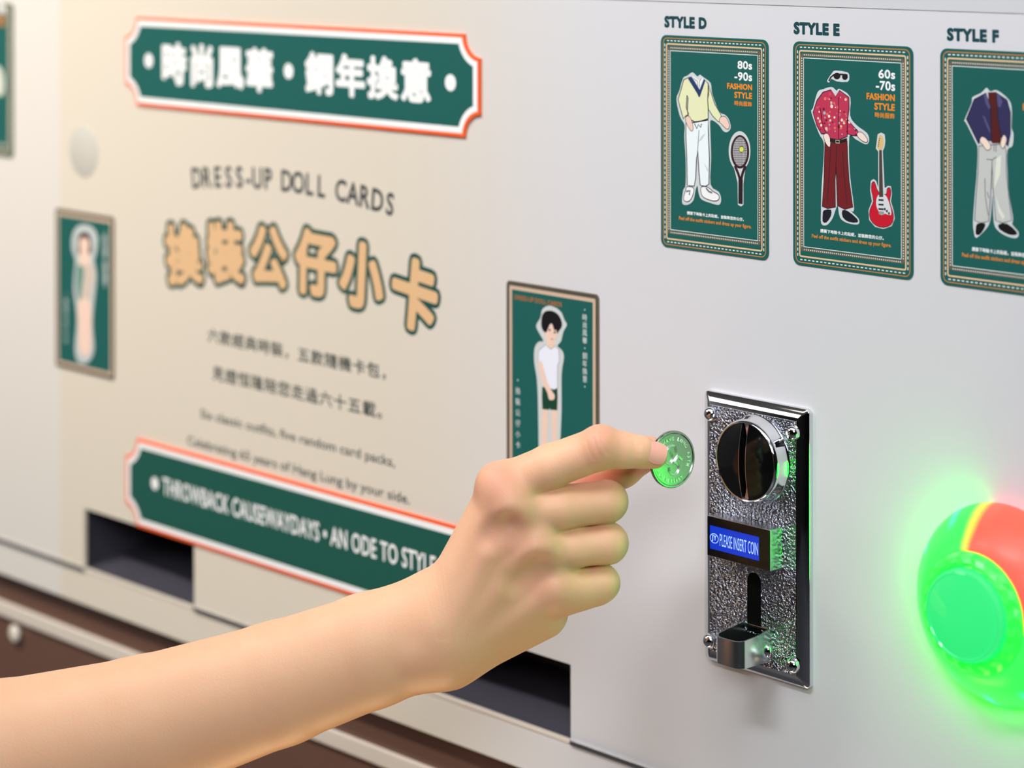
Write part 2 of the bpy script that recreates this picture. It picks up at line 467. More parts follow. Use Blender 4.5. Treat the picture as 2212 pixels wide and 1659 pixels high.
# ------------------------------------------------------------------ the two notched signs
def notched(x0, x1, z0, z1, r, d, n=10):
    """rectangle with concave quarter circle corners, inset by d"""
    out = []
    rr = r + d; dx = math.sqrt(max(rr * rr - d * d, 0))
    for cx, cz, sx, sz in ((x1, z1, -1, -1), (x0, z1, 1, -1), (x0, z0, 1, 1), (x1, z0, -1, 1)):
        # arc around the corner (cx, cz) of radius rr, between the inset sides
        a0 = math.asin(d / rr); a1 = math.pi / 2 - a0
        arc = [(cx + sx * rr * math.cos(a0 + (a1 - a0) * i / n), cz + sz * rr * math.sin(a0 + (a1 - a0) * i / n)) for i in range(n + 1)]
        # order so that the outline runs counter clockwise
        if (sx, sz) in ((-1, -1), (1, 1)): arc = [(cx + sx * rr * math.sin(a0 + (a1 - a0) * i / n), cz + sz * rr * math.cos(a0 + (a1 - a0) * i / n)) for i in range(n + 1)]
        if (sx, sz) == (-1, -1): arc = arc[::-1][::-1]
        out.append(arc)
    def srt(arc, start):
        d0 = (arc[0][0] - start[0]) ** 2 + (arc[0][1] - start[1]) ** 2
        d1 = (arc[-1][0] - start[0]) ** 2 + (arc[-1][1] - start[1]) ** 2
        return arc if d0 <= d1 else arc[::-1]
    res = srt(out[0], (x1 - d, z1 - rr)); res = list(res)
    for arc in out[1:]: res += srt(arc, res[-1])
    return res
def sign(name, label, x0, x1, z0, z1, green):
    o = at(empty(name), (x0 + x1) / 2, 0, z0); tag(o, label, 'sign')
    b = MB(); b.prism(notched(x0, x1, z0, z1, 12.3, 0), 0.0, 1.4, ORANGE); b.build('orange_border', o, weld=False)
    b = MB(); b.prism(notched(x0, x1, z0, z1, 12.3, 1.9), 1.4, 1.45, INK_WHITE); b.build('white_border', o, weld=False)
    b = MB(); b.prism(notched(x0, x1, z0, z1, 12.3, 5.3), 1.45, 1.5, green); b.build('green_field', o, weld=False)
    return o
BX0, BX1 = -494.5, -162.0
s1 = sign('notched_sign', 'green notched sign with white Chinese lettering and orange rim', BX0, BX1, 235.2, 289.5, GREEN)
zb = Zoom(250, 20, 2.731, h=1.5)
b = MB()
for t, l, r, yt, yb in (('時尚風華', 275, 925, 195, 438), ('銅年換意', 1120, 1858, 252, 492)):
    x0, x1, z0, z1 = zb.rect(l, r, yt, yb)
    n = 4; pitch = (x1 - x0) / (n - 0.12)
    for i, ch in enumerate(t):
        cx_ = x0 + pitch * (i + 0.44); sz = (z1 - z0) * 1.02; cz_ = (z0 + z1) / 2
        text_at(b, ch, cx_, cz_, sz, 1.56, INK_WHITE, xs=pitch * 0.93 / sz, offset=0.0)
        outline_strokes(b, ch, cx_, cz_, sz, 1.55, INK_WHITE, 0, pitch * 0.93 / sz, 1.15)
for q in ((195, 303), (1020, 365), (1975, 433)):
    cx_, cz_ = zb(*q); flat(b, [(cx_ + 4.5 * math.cos(a * math.pi / 12), cz_ + 4.5 * math.sin(a * math.pi / 12)) for a in range(24)], 1.56, INK_WHITE)
tag(b.build('lettering', s1, weld=False), 'white Chinese slogan lettering')
s2 = sign('notched_sign', 'long green notched sign with white English lettering above the slots', BX0, BX1, -24.6, 29.5, GREEN_DK)
zl = Zoom(270, 680, 2.552, h=1.5)
b = MB(); x0, z1 = zl(208, 893); _, z0 = zl(208, 992)
x1 = BX0 + BX1 - x0 + 5.0
v, f = text_geo('THROWBACK CAUSEWAYDAYS • AN ODE TO STYLE', 0.02)
text_rect(b, 'THROWBACK CAUSEWAYDAYS • AN ODE TO STYLE', x0, x1, z0, z1, 1.57, INK_WHITE, spacing=1.04, pen=0.22)
for cx_ in (zl(165, 930)[0], BX0 + BX1 - zl(165, 930)[0]):
    flat(b, [(cx_ + (4.2 if a % 2 else 3.6) * math.cos(a * math.pi / 8), (z0 + z1) / 2 + (4.2 if a % 2 else 3.6) * math.sin(a * math.pi / 8)) for a in range(16)], 1.56, INK_WHITE)
tag(b.build('lettering', s2, weld=False), 'white English slogan lettering')

# ------------------------------------------------------------------ picture cards
CW, CH, CZ0, CZ1 = 69.4, 102.1, 191.9, 294.0
OR_LINE = ink((196, 128, 70), 0.4); CREAM_LINE = ink((226, 190, 150), 0.35); BAND = ink((104, 96, 78), 0.4); CARD_WHITE = ink((226, 232, 228), 0.4)
STICKER = ink((206, 210, 210), 0.4); SKIN_INK = ink((236, 204, 186), 0.5); LINE_INK = ink((34, 32, 46), 0.5); AMBER = ink((232, 140, 40), 0.45)

def dashes(mb, x0, x1, z0, z1, ln, gap, w, h, m):
    for (a, c, horiz, k) in ((x0, x1, True, z0), (x0, x1, True, z1), (z0, z1, False, x0), (z0, z1, False, x1)):
        n = max(1, int((c - a - 2) / (ln + gap))); step = (c - a - 2) / n
        for i in range(n):
            p = a + 1 + i * step + gap / 2
            if horiz: flat(mb, [(p, k - w / 2), (p + ln, k - w / 2), (p + ln, k + w / 2), (p, k + w / 2)], h, m)
            else: flat(mb, [(k - w / 2, p), (k + w / 2, p), (k + w / 2, p + ln), (k - w / 2, p + ln)], h, m)

def style_card(x0, label, z0=CZ0, z1=CZ1):
    x1 = x0 + CW
    o = at(empty('picture_card'), (x0 + x1) / 2, 0, z0); tag(o, label, 'card', 'outfit picture cards')
    b = MB(); b.prism(rrect(x0, x1, z0, z1, 3.6), 0.0, 0.5, GREEN); b.build('card_base', o, weld=False)
    b = MB()
    def rs(L, T, Bm, w, m, rad, h):
        stroke(b, rrect(x0 + L, x1 - L, z0 + Bm, z1 - T, rad), w, h, m, closed=True)
    rs(1.7, 1.4, 1.3, 0.42, OR_LINE, 2.6, 0.53)
    rs(4.0, 4.2, 4.1, 0.75, CREAM_LINE, 0.9, 0.53)
    rs(5.35, 6.0, 7.3, 1.5, BAND, 0.9, 0.54)
    rs(6.45, 7.4, 8.6, 0.34, CARD_WHITE, 0.15, 0.55)
    dashes(b, x0 + 2.8, x1 - 2.8, z0 + 2.6, z1 - 2.6, 1.35, 1.0, 0.5, 0.55, CARD_WHITE)
    dashes(b, x0 + 5.35, x1 - 5.35, z0 + 7.3, z1 - 6.0, 0.55, 0.62, 0.5, 0.56, CARD_WHITE)
    tag(b.build('printed_border', o, weld=False), 'orange, cream and brown printed frame lines with white stitching')
    return o

def captions(o, Z, heads, l2=None):
    for t, box, m in heads:
        b = MB(); text_rect(b, t, *Z.rect(*box), 0.575, m, spacing=1.05, pen=0.16 if len(t) < 8 and ord(t[0]) < 256 else 0.05)
        b.build('lettering', o, weld=False)

PEEL_C = '請撕下時裝卡上的貼紙，並裝飾您的公仔。'; PEEL_E = 'Peel off the outfit stickers and dress up your figure.'

def outline(mb, pts, w, h, m=None): stroke(mb, pts, w, h, m or LINE_INK, closed=True)

# --- D: pullover and racket
zd = Zoom(1420, 70, 3.32, 3.318, h=0.55)
cD = style_card(-30.9, 'green picture card of a cream pullover outfit and a tennis racket')
b = MB()
flat(b, zd.poly([(185, 328), (215, 310), (250, 286), (270, 300), (290, 316), (305, 303), (332, 322), (382, 362), (392, 430), (422, 520), (455, 578), (482, 588), (512, 620), (527, 682), (502, 714), (472, 706), (440, 662), (384, 628), (380, 700), (386, 900), (382, 1090), (440, 1142), (458, 1195), (442, 1236), (380, 1222), (316, 1196), (296, 1150), (288, 1100), (274, 1130), (258, 1205), (215, 1236), (178, 1222), (186, 1130), (203, 1090), (203, 900), (193, 750), (196, 665), (162, 600), (137, 480), (157, 420)], 3), 0.58, STICKER)
TROU = ink((232, 240, 242), 0.5); CREAM_K = ink((226, 228, 182), 0.5); NAVY = ink((34, 56, 104), 0.5)
q = zd.poly([(207, 640), (250, 648), (365, 628), (366, 700), (374, 900), (371, 1088), (345, 1104), (308, 1095), (299, 1000), (290, 850), (282, 900), (276, 1040), (265, 1102), (215, 1095), (212, 900), (205, 750)])
flat(b, q, 0.62, TROU); outline(b, q, 0.55, 0.63)
stroke(b, zd.poly([(300, 700), (294, 780), (289, 860)]), 0.35, 0.64, LINE_INK)
flat(b, zd.poly([(330, 930), (366, 980), (362, 1000), (345, 960)]), 0.635, STICKER)
flat(b, zd.poly([(290, 790), (320, 740), (350, 720), (320, 770)]), 0.635, STICKER)
q = zd.poly([(232, 320), (300, 462), (340, 338), (366, 368), (372, 420), (362, 480), (366, 550), (366, 618), (320, 634), (270, 641), (228, 620), (216, 560), (222, 470), (214, 450), (208, 540), (226, 585), (204, 600), (187, 620), (165, 540), (150, 480), (174, 400), (190, 340)])
flat(b, q, 0.66, CREAM_K); outline(b, q, 0.5, 0.67)
q = zd.poly([(366, 368), (386, 430), (412, 512), (452, 580), (464, 610), (440, 642), (400, 602), (368, 552), (362, 480)])
flat(b, q, 0.652, CREAM_K); outline(b, q, 0.4, 0.67)
flat(b, zd.poly([(250, 308), (275, 328), (300, 345), (315, 318), (332, 335), (305, 402)]), 0.69, INK_WHITE)
flat(b, zd.poly([(220, 330), (246, 316), (305, 412), (336, 333), (346, 345), (305, 467)]), 0.70, NAVY)
stroke(b, zd.poly([(262, 330), (288, 350), (292, 385)]), 0.3, 0.71, LINE_INK); stroke(b, zd.poly([(318, 325), (302, 355), (304, 390)]), 0.3, 0.71, LINE_INK)
for q in ([(205, 606), (230, 600), (250, 640), (259, 690), (246, 708), (226, 684), (206, 640)], [(455, 606), (490, 604), (515, 648), (517, 685), (496, 692), (460, 656), (445, 640)]):
    q = zd.poly(q, 2); flat(b, q, 0.68, SKIN_INK); outline(b, q, 0.28, 0.69)
for q in ([(212, 1106), (255, 1110), (263, 1140), (242, 1196), (215, 1214), (191, 1202), (191, 1170), (205, 1130)], [(315, 1108), (360, 1108), (400, 1140), (441, 1165), (440, 1200), (400, 1208), (340, 1187), (317, 1160)]):
    q = zd.poly(q, 2); flat(b, q, 0.65, INK_WHITE); outline(b, q, 0.4, 0.66)
stroke(b, zd.poly([(208, 1140), (235, 1135), (230, 1165)]), 0.9, 0.67, ink((110, 112, 124))); stroke(b, zd.poly([(350, 1115), (370, 1140), (395, 1150)]), 0.9, 0.67, ink((110, 112, 124)))
stroke(b, zd.poly([(268, 655), (285, 690), (295, 660), (312, 680), (318, 655)]), 0.55, 0.68, LINE_INK)
tag(b.build('outfit_picture', cD, weld=False), 'printed sticker of a cream V-neck pullover and white trousers')
b = MB()
flat(b, zd.ell(590, 850, 78, 142, 40), 0.58, STICKER); flat(b, zd.poly([(545, 950), (635, 950), (618, 1080), (618, 1235), (600, 1248), (578, 1235), (576, 1080)]), 0.585, STICKER)
DKR = ink((52, 26, 32), 0.5)
flat(b, zd.ell(593, 856, 66, 120, 40), 0.6, DKR); flat(b, zd.ell(593, 854, 51, 104, 40), 0.62, ink((186, 182, 184), 0.5))
for i in range(9):
    x = 552 + i * 10.2; dy = 104 * math.sqrt(max(0, 1 - ((x - 593) / 51) ** 2)); stroke(b, [zd(x, 854 - dy), zd(x, 854 + dy)], 0.18, 0.64, LINE_INK)
for i in range(12):
    y = 765 + i * 16.5; dx = 51 * math.sqrt(max(0, 1 - ((y - 854) / 104) ** 2)); stroke(b, [zd(593 - dx, y), zd(593 + dx, y)], 0.18, 0.64, LINE_INK)
q = zd.ell(605, 838, 17, 21, 20); flat(b, q, 0.66, ink((218, 222, 84), 0.5)); outline(b, q, 0.25, 0.67)
stroke(b, zd.poly([(556, 955), (580, 1010), (597, 1065)]), 1.5, 0.64, DKR); stroke(b, zd.poly([(632, 955), (612, 1010), (599, 1065)]), 1.5, 0.64, DKR)
stroke(b, zd.poly([(598, 1050), (597, 1228)]), 2.7, 0.65, ink((40, 30, 34)))
tag(b.build('racket_picture', cD, weld=False), 'printed sticker of a tennis racket with a yellow ball')
captions(cD, zd, [('80s', (575, 680, 202, 262), INK_WHITE), ('-90s', (553, 680, 281, 343), INK_WHITE), ('FASHION', (500, 680, 361, 404), AMBER), ('STYLE', (552, 680, 424, 470), AMBER), ('時尚服飾', (553, 678, 488, 524), AMBER),
                  (PEEL_C, (213, 620, 1280, 1306), INK_WHITE), (PEEL_E, (155, 675, 1316, 1350), AMBER)])

# --- E: printed shirt and guitar
ze = Zoom(1700, 80, 3.072, h=0.55)
cE = style_card(53.7, 'green picture card of a red patterned shirt outfit and an electric guitar')
b = MB()
flat(b, ze.poly([(203, 366), (240, 346), (297, 331), (330, 356), (348, 343), (420, 398), (419, 520), (460, 583), (532, 638), (545, 690), (522, 712), (455, 678), (414, 660), (417, 900), (446, 1140), (424, 1152), (475, 1205), (472, 1243), (400, 1234), (352, 1198), (337, 1120), (320, 1155), (302, 1205), (265, 1248), (228, 1238), (226, 1150), (230, 1000), (246, 750), (238, 684), (212, 640), (162, 500), (173, 470)], 3), 0.58, STICKER)
MAROON = ink((112, 28, 32), 0.5); ROSE = ink((186, 52, 82), 0.5)
q = ze.poly([(252, 695), (345, 706), (400, 690), (403, 800), (413, 950), (438, 1130), (385, 1143), (335, 1120), (326, 860), (320, 950), (322, 1130), (270, 1138), (235, 1125), (246, 950)])
flat(b, q, 0.62, MAROON); outline(b, q, 0.4, 0.63)
for k in ([(290, 740), (280, 900), (268, 1100)], [(370, 760), (380, 920), (400, 1110)], [(330, 720), (328, 790), (325, 860)]): stroke(b, ze.poly(k), 0.3, 0.64, LINE_INK)
q = ze.poly([(240, 366), (292, 350), (320, 402), (350, 354), (413, 400), (413, 480), (401, 560), (401, 660), (345, 682), (285, 672), (265, 640), (230, 642), (200, 590), (174, 500), (200, 420)]); flat(b, q, 0.66, ROSE); outline(b, q, 0.4, 0.71)
q2 = ze.poly([(401, 540), (440, 590), (472, 622), (468, 656), (430, 652), (401, 642)]); flat(b, q2, 0.655, ROSE); outline(b, q2, 0.35, 0.71)
def inside(p, poly):
    c = False; n = len(poly)
    for i in range(n):
        (x1, y1), (x2, y2) = poly[i], poly[i - 1]
        if (y1 > p[1]) != (y2 > p[1]) and p[0] < (x2 - x1) * (p[1] - y1) / (y2 - y1) + x1: c = not c
    return c
fl = [(232, 190, 160), (160, 176, 186), (226, 110, 90), (120, 22, 44), (238, 214, 196), (204, 84, 110), (214, 70, 100)]
rnd = random.Random(5); k = 0
while k < 75:
    x, y = rnd.uniform(176, 470), rnd.uniform(360, 676); p = ze(x, y)
    r = rnd.uniform(4, 12)
    if (inside(ze(x + r, y), q) and inside(ze(x - r, y), q) and inside(ze(x, y + r), q)) or inside(p, q2):
        flat(b, ze.ell(x, y, r * 0.8, r, 10), 0.672 + 0.0003 * k, ink(fl[k % 7])); k += 1
for kk in ([(345, 400), (342, 540), (344, 680)], [(228, 520), (240, 590), (262, 640)], [(222, 470), (232, 540)]): stroke(b, ze.poly(kk), 0.35, 0.72, ink((70, 14, 30)))
flat(b, ze.poly([(297, 352), (325, 395), (312, 410), (290, 372)]), 0.73, ROSE); flat(b, ze.poly([(350, 356), (325, 395), (338, 408), (362, 375)]), 0.73, ROSE)
flat(b, ze.poly([(287, 676), (345, 686), (400, 670), (400, 688), (345, 704), (287, 694)]), 0.74, ink((40, 24, 26)))
outline(b, ze.poly([(325, 684), (350, 686), (350, 704), (325, 702)]), 0.4, 0.75, ink((190, 180, 160)))
for kk in ([(244, 648), (272, 640), (290, 680), (288, 728), (272, 724), (252, 690)], [(470, 634), (500, 632), (535, 675), (533, 698), (505, 692), (470, 660)]):
    kk = ze.poly(kk, 2); flat(b, kk, 0.73, ink((240, 218, 204))); outline(b, kk, 0.28, 0.74)
for kk in ([(245, 1150), (293, 1146), (291, 1190), (262, 1230), (238, 1224), (238, 1180)], [(368, 1150), (405, 1155), (466, 1206), (466, 1230), (410, 1226), (371, 1196)]): flat(b, ze.poly(kk, 2), 0.65, ink((26, 28, 40)))
tag(b.build('outfit_picture', cE, weld=False), 'printed sticker of a red flowered shirt and maroon flared trousers')
b = MB(); flat(b, ze.poly([(266, 290), (300, 238), (322, 222), (402, 234), (414, 265), (402, 298), (330, 294), (292, 276), (282, 302)], 2), 0.58, STICKER)
flat(b, ze.ell(332, 259, 23, 22, 18), 0.6, ink((30, 24, 28))); flat(b, ze.ell(385, 264, 19, 21, 18), 0.6, ink((30, 24, 28)))
stroke(b, ze.poly([(310, 250), (360, 248), (402, 252)]), 0.8, 0.62, ink((30, 24, 28))); stroke(b, ze.poly([(312, 250), (290, 268), (278, 292)]), 0.7, 0.62, ink((30, 24, 28)))
tag(b.build('sunglasses_picture', cE, weld=False), 'printed sticker of dark sunglasses')
b = MB()
flat(b, ze.poly([(590, 740), (602, 645), (625, 634), (648, 645), (653, 690), (648, 730), (636, 756), (648, 1000), (655, 1000), (668, 988), (690, 990), (697, 1040), (690, 1090), (708, 1150), (716, 1205), (695, 1255), (640, 1274), (585, 1260), (546, 1215), (541, 1150), (564, 1090), (552, 1020), (556, 955), (575, 942), (592, 955), (606, 1000), (606, 760)]), 0.58, STICKER)
q = ze.poly([(564, 968), (582, 962), (598, 1010), (622, 1042), (660, 1042), (664, 1008), (684, 1000), (691, 1040), (682, 1090), (700, 1150), (708, 1200), (690, 1246), (640, 1264), (590, 1250), (554, 1210), (549, 1150), (574, 1090), (561, 1020)], 2)
flat(b, q, 0.60, ink((196, 24, 44))); outline(b, q, 0.3, 0.605)
flat(b, ze.poly([(604, 1050), (650, 1046), (672, 1082), (690, 1140), (690, 1182), (650, 1172), (626, 1182), (600, 1140), (592, 1100)], 2), 0.62, ink((214, 214, 216)))
flat(b, ze.poly([(612, 750), (630, 750), (639, 1062), (612, 1062)]), 0.64, ink((74, 64, 58)))
for y in (1075, 1105, 1135): flat(b, ze.poly([(608, y), (642, y + 2), (642, y + 14), (608, y + 12)]), 0.65, ink((40, 40, 46)))
flat(b, ze.poly([(610, 1155), (644, 1158), (644, 1180), (610, 1177)]), 0.65, ink((150, 150, 156)))
for p in ((650, 1142), (664, 1155), (678, 1170)): flat(b, ze.ell(p[0], p[1], 7, 9, 12), 0.65, ink((60, 60, 66)))
flat(b, ze.poly([(600, 738), (611, 657), (630, 652), (642, 680), (640, 720), (625, 750)], 2), 0.64, ink((216, 186, 124)))
for i in range(5): flat(b, ze.ell(606 + i * 2.5, 725 - i * 13, 3.5, 4.5, 8), 0.66, ink((50, 44, 40)))
tag(b.build('guitar_picture', cE, weld=False), 'printed sticker of a red electric guitar')
captions(cE, ze, [('60s', (607, 718, 213, 274), INK_WHITE), ('-70s', (590, 718, 288, 351), INK_WHITE), ('FASHION', (528, 716, 369, 414), AMBER), ('STYLE', (580, 716, 435, 482), AMBER), ('時尚服飾', (583, 714, 497, 534), AMBER),
                  (PEEL_C, (222, 642, 1272, 1298), INK_WHITE), (PEEL_E, (165, 692, 1306, 1338), AMBER)])

# --- F: navy jacket
zf = Zoom(2020, 90, 3.016, h=0.55)
cF = style_card(138.1, 'green picture card of a navy jacket outfit with pale trousers')
b = MB()
flat(b, zf.poly([(243, 362), (300, 334), (335, 300), (360, 324), (405, 317), (482, 380), (500, 450), (498, 560), (511, 600), (503, 680), (472, 706), (472, 850), (483, 1000), (508, 1150), (502, 1190), (543, 1240), (533, 1278), (480, 1272), (418, 1238), (383, 1180), (374, 1000), (366, 1100), (352, 1190), (302, 1252), (265, 1278), (252, 1235), (247, 1170), (259, 1000), (272, 850), (277, 700), (262, 652), (202, 530), (192, 510), (238, 400)], 3), 0.58, STICKER)
q = zf.poly([(285, 680), (450, 665), (465, 720), (465, 850), (480, 1000), (500, 1165), (440, 1182), (395, 1166), (377, 950), (371, 800), (363, 1000), (350, 1170), (300, 1182), (258, 1166), (268, 1000), (280, 850)])
flat(b, q, 0.62, ink((196, 197, 192))); outline(b, q, 0.35, 0.63)
flat(b, zf.poly([(400, 760), (430, 740), (425, 860), (385, 960)]), 0.635, ink((222, 224, 208))); flat(b, zf.poly([(395, 1000), (420, 1080), (455, 1140), (440, 1160), (410, 1100)]), 0.635, ink((222, 224, 208)))
for k in ([(372, 770), (370, 860), (366, 960)], [(325, 890), (328, 1010), (346, 1130)], [(335, 765), (372, 770), (400, 750)], [(340, 980), (352, 1020)], [(385, 670), (384, 710), (398, 718), (398, 670)]): stroke(b, zf.poly(k), 0.35, 0.64, ink((96, 88, 96)))
flat(b, zf.poly([(345, 330), (400, 328), (412, 420), (434, 600), (426, 662), (370, 662), (360, 500)]), 0.65, ink((84, 30, 30)))
for q in ([(255, 376), (332, 334), (362, 420), (368, 650), (304, 632), (285, 668), (215, 525), (204, 505)], [(400, 330), (470, 380), (492, 460), (492, 600), (476, 684), (432, 622), (410, 500)]):
    q = zf.poly(q); flat(b, q, 0.67, ink((50, 48, 86))); outline(b, q, 0.35, 0.68, ink((24, 22, 44)))
for q in ([(318, 345), (336, 340), (362, 430), (350, 440), (330, 400)], [(402, 335), (418, 345), (440, 390), (425, 430), (410, 420)], [(310, 480), (340, 560), (362, 600), (355, 560), (325, 490)]): flat(b, zf.poly(q), 0.69, ink((84, 80, 124)))
for q in ([(302, 620), (330, 628), (362, 670), (360, 700), (335, 706), (310, 670), (292, 650)], [(448, 606), (468, 630), (460, 670), (444, 696), (430, 684), (428, 650)]):
    q = zf.poly(q, 2); flat(b, q, 0.71, ink((240, 216, 200))); outline(b, q, 0.28, 0.72)
for q in ([(275, 1186), (325, 1184), (322, 1215), (290, 1258), (266, 1252), (266, 1220)], [(415, 1190), (470, 1186), (530, 1236), (528, 1258), (480, 1256), (420, 1222)]): flat(b, zf.poly(q, 2), 0.65, ink((18, 18, 22)))
tag(b.build('outfit_picture', cF, weld=False), 'printed sticker of a navy jacket, dark red jumper and pale flared trousers')
cF_caps = [('FASHION', (572, 752, 402, 448), AMBER), ('STYLE', (622, 752, 470, 518), AMBER), ('時尚服飾', (625, 752, 534, 572), AMBER), (PEEL_C, (240, 668, 1336, 1364), INK_WHITE), (PEEL_E, (176, 715, 1374, 1408), AMBER)]
captions(cF, zf, cF_caps)

# --- the far card of the row on the other side (only its edge is in the photograph)
cC = style_card(-628.8 - CW, 'green picture card beyond the beige panel, with a pale cut-out figure')
b = MB(); dx = -628.8 - CW - 53.7
for pts, m in ((  [(203, 366), (297, 331), (420, 398), (460, 583), (545, 690), (455, 678), (414, 660), (446, 1140), (352, 1198), (337, 1120), (302, 1205), (228, 1238), (246, 750), (162, 500)], STICKER),
               ([(560, 700), (640, 690), (700, 800), (690, 960), (600, 980), (550, 860)], ink((200, 205, 190)))):
    flat(b, [(x + dx, z) for x, z in ze.poly(pts, 3)], 0.58, m)
b.build('outfit_picture', cC, weld=False)
b = MB()
for t, box, m in (('STYLE', (540, 716, 380, 430), AMBER), ('FASHION', (500, 716, 315, 366), AMBER)):
    x0, x1, z0, z1 = ze.rect(*box); text_rect(b, t, x0 + dx, x1 + dx, z0 + 10, z1 + 10, 0.56, m, offset=0.02)
x0, x1, z0, z1 = ze.rect(600, 718, 175, 270); text_rect(b, '70s', x0 + dx, x1 + dx, z0 + 8, z1 + 8, 0.56, INK_WHITE, offset=0.03)
b.build('lettering', cC, weld=False)

# --- doll cards
TAUPE = ink((112, 101, 86), 0.45); PINK_L = ink((206, 178, 156), 0.45)
def doll_card(x0, label, z1=163.6, z0=61.5):
    x1 = x0 + CW - 1.0
    o = at(empty('doll_card'), (x0 + x1) / 2, 0, z0); tag(o, label, 'card', 'doll figure cards')
    b = MB(); b.prism(rrect(x0, x1, z0, z1, 2.6), 0.0, 0.5, TAUPE); b.build('card_base', o, weld=False)
    b = MB(); flat(b, rrect(x0 + 2.4, x1 - 2.4, z0 + 2.4, z1 - 2.4, 1.0), 0.52, PINK_L)
    stroke(b, rrect(x0 + 1.2, x1 - 1.2, z0 + 1.2, z1 - 1.2, 1.6), 0.7, 0.53, ink((62, 60, 52)), closed=True)
    dashes(b, x0 + 1.9, x1 - 1.9, z0 + 1.9, z1 - 1.9, 0.8, 0.8, 0.5, 0.54, ink((70, 84, 76)))
    tag(b.build('printed_border', o, weld=False), 'brown and pinkish printed frame')
    b = MB(); flat(b, rrect(x0 + 4.3, x1 - 4.3, z0 + 4.3, z1 - 4.3, 0.3), 0.55, GREEN); b.build('green_field', o, weld=False)
    return o, x0, x1
def column(o, chars, xc, ztop, pitch, size):
    b = MB()
    for i, ch in enumerate(chars): text_at(b, ch, xc, ztop - pitch * i, size, 0.6, CARD_WHITE)
    b.build('lettering_column', o, weld=False)
zr = Zoom(1060, 580, 3.95, h=0.55)
oR, rx0, rx1 = doll_card(-142.4, 'green card of a doll in white shirt and dark shorts, behind the hand')
b = MB()
flat(b, zr.poly([(425, 420), (440, 350), (490, 318), (545, 330), (600, 370), (630, 440), (650, 480), (620, 540), (600, 620), (570, 660), (610, 700), (625, 760), (605, 900), (605, 1200), (595, 1450), (590, 1720), (620, 1800), (560, 1830), (500, 1800), (440, 1830), (395, 1800), (410, 1700), (405, 1200), (395, 950), (372, 800), (375, 680), (410, 625), (450, 620), (420, 560), (388, 490)], 3), 0.58, STICKER)
for q in ([(443, 1200), (490, 1200), (485, 1450), (470, 1740), (425, 1740), (435, 1450)], [(520, 1205), (568, 1205), (565, 1450), (560, 1740), (520, 1740), (525, 1450)], [(410, 800), (440, 800), (470, 930), (520, 1040), (548, 1080), (540, 1118), (500, 1118), (485, 1060), (430, 940)], [(480, 600), (545, 600), (548, 680), (515, 690), (485, 670)], [(460, 500), (490, 470), (540, 470), (570, 500), (570, 560), (545, 620), (510, 640), (480, 610), (462, 560)]):
    z_ = zr.poly(q, 2); flat(b, z_, {410: 0.68, 480: 0.632, 460: 0.69}.get(q[0][0], 0.64), SKIN_INK)
q = zr.poly([(440, 1010), (570, 1020), (572, 1100), (568, 1210), (510, 1205), (505, 1190), (498, 1205), (442, 1200), (438, 1100)]); flat(b, q, 0.65, ink((24, 66, 48)))
q = zr.poly([(470, 650), (515, 690), (550, 660), (582, 690), (588, 790), (572, 830), (572, 1020), (540, 1034), (500, 1020), (470, 930), (440, 810), (405, 800), (410, 700)]); flat(b, q, 0.66, ink((232, 234, 246))); outline(b, q, 0.3, 0.665, ink((120, 120, 134)))
q = zr.poly([(432, 470), (440, 400), (470, 365), (520, 360), (570, 385), (600, 430), (610, 490), (585, 530), (568, 555), (560, 520), (545, 530), (530, 480), (515, 470), (500, 490), (480, 540), (462, 545), (440, 515)], 2); flat(b, q, 0.70, ink((20, 18, 22)))
for p in ((505, 525), (548, 545)): flat(b, zr.ell(p[0], p[1], 8, 11, 12), 0.71, ink((40, 30, 32)))
stroke(b, zr.poly([(515, 600), (535, 604)]), 0.5, 0.71, ink((180, 100, 96)))
tag(b.build('doll_picture', oR, weld=False), 'printed doll with black hair, white shirt and dark green shorts')
xc, zt = zr(803, 352); _, zb_ = zr(803, 1008); column(oR, '・時尚風華・銅年換意・', xc, zt, (zt - zb_) / 10, 3.6)
xc, zt = zr(232, 952); column(oR, '・換裝公仔小卡', xc, zt, 5.55, 3.8)
b = MB(); x0, x1, z0, z1 = zr.rect(205, 608, 222, 262); text_rect(b, 'DRESS-UP DOLL CARDS', x0, x1, z0, z1, 0.6, ink((176, 106, 50)), offset=0.02); b.build('heading_lettering', oR, weld=False)

oL, lx0, lx1 = doll_card(-577.0, 'green card of a pale long-haired doll at the edge of the beige panel')
zq = Zoom(100, 440, 4.253, h=0.55)
b = MB()
flat(b, zq.poly([(235, 330), (255, 250), (300, 200), (355, 192), (415, 210), (460, 270), (475, 350), (455, 470), (440, 520), (462, 640), (455, 760), (440, 900), (425, 1100), (440, 1330), (400, 1440), (340, 1470), (285, 1440), (262, 1320), (282, 1100), (272, 950), (252, 800), (258, 640), (268, 520), (240, 430)], 3), 0.58, ink((190, 196, 196)))
lyr = 0.61
for q, m in (([(300, 290), (350, 262), (400, 290), (418, 400), (400, 470), (300, 470), (288, 400)], ink((70, 36, 36))), ([(308, 340), (350, 310), (392, 345), (388, 420), (350, 462), (312, 425)], SKIN_INK), ([(315, 440), (385, 440), (405, 560), (330, 590), (305, 540)], SKIN_INK),
             ([(345, 570), (420, 560), (440, 660), (425, 780), (380, 900), (330, 900), (320, 780), (350, 680)], ink((206, 190, 176))), ([(290, 560), (345, 600), (330, 760), (310, 900), (288, 860), (276, 700)], ink((104, 142, 130))), ([(300, 890), (400, 890), (410, 1100), (405, 1340), (360, 1400), (310, 1340), (298, 1100)], SKIN_INK)):
    lyr += 0.006; flat(b, zq.poly(q, 3), lyr, m)
tag(b.build('doll_picture', oL, weld=False), 'printed pale doll figure on a white cut-out')
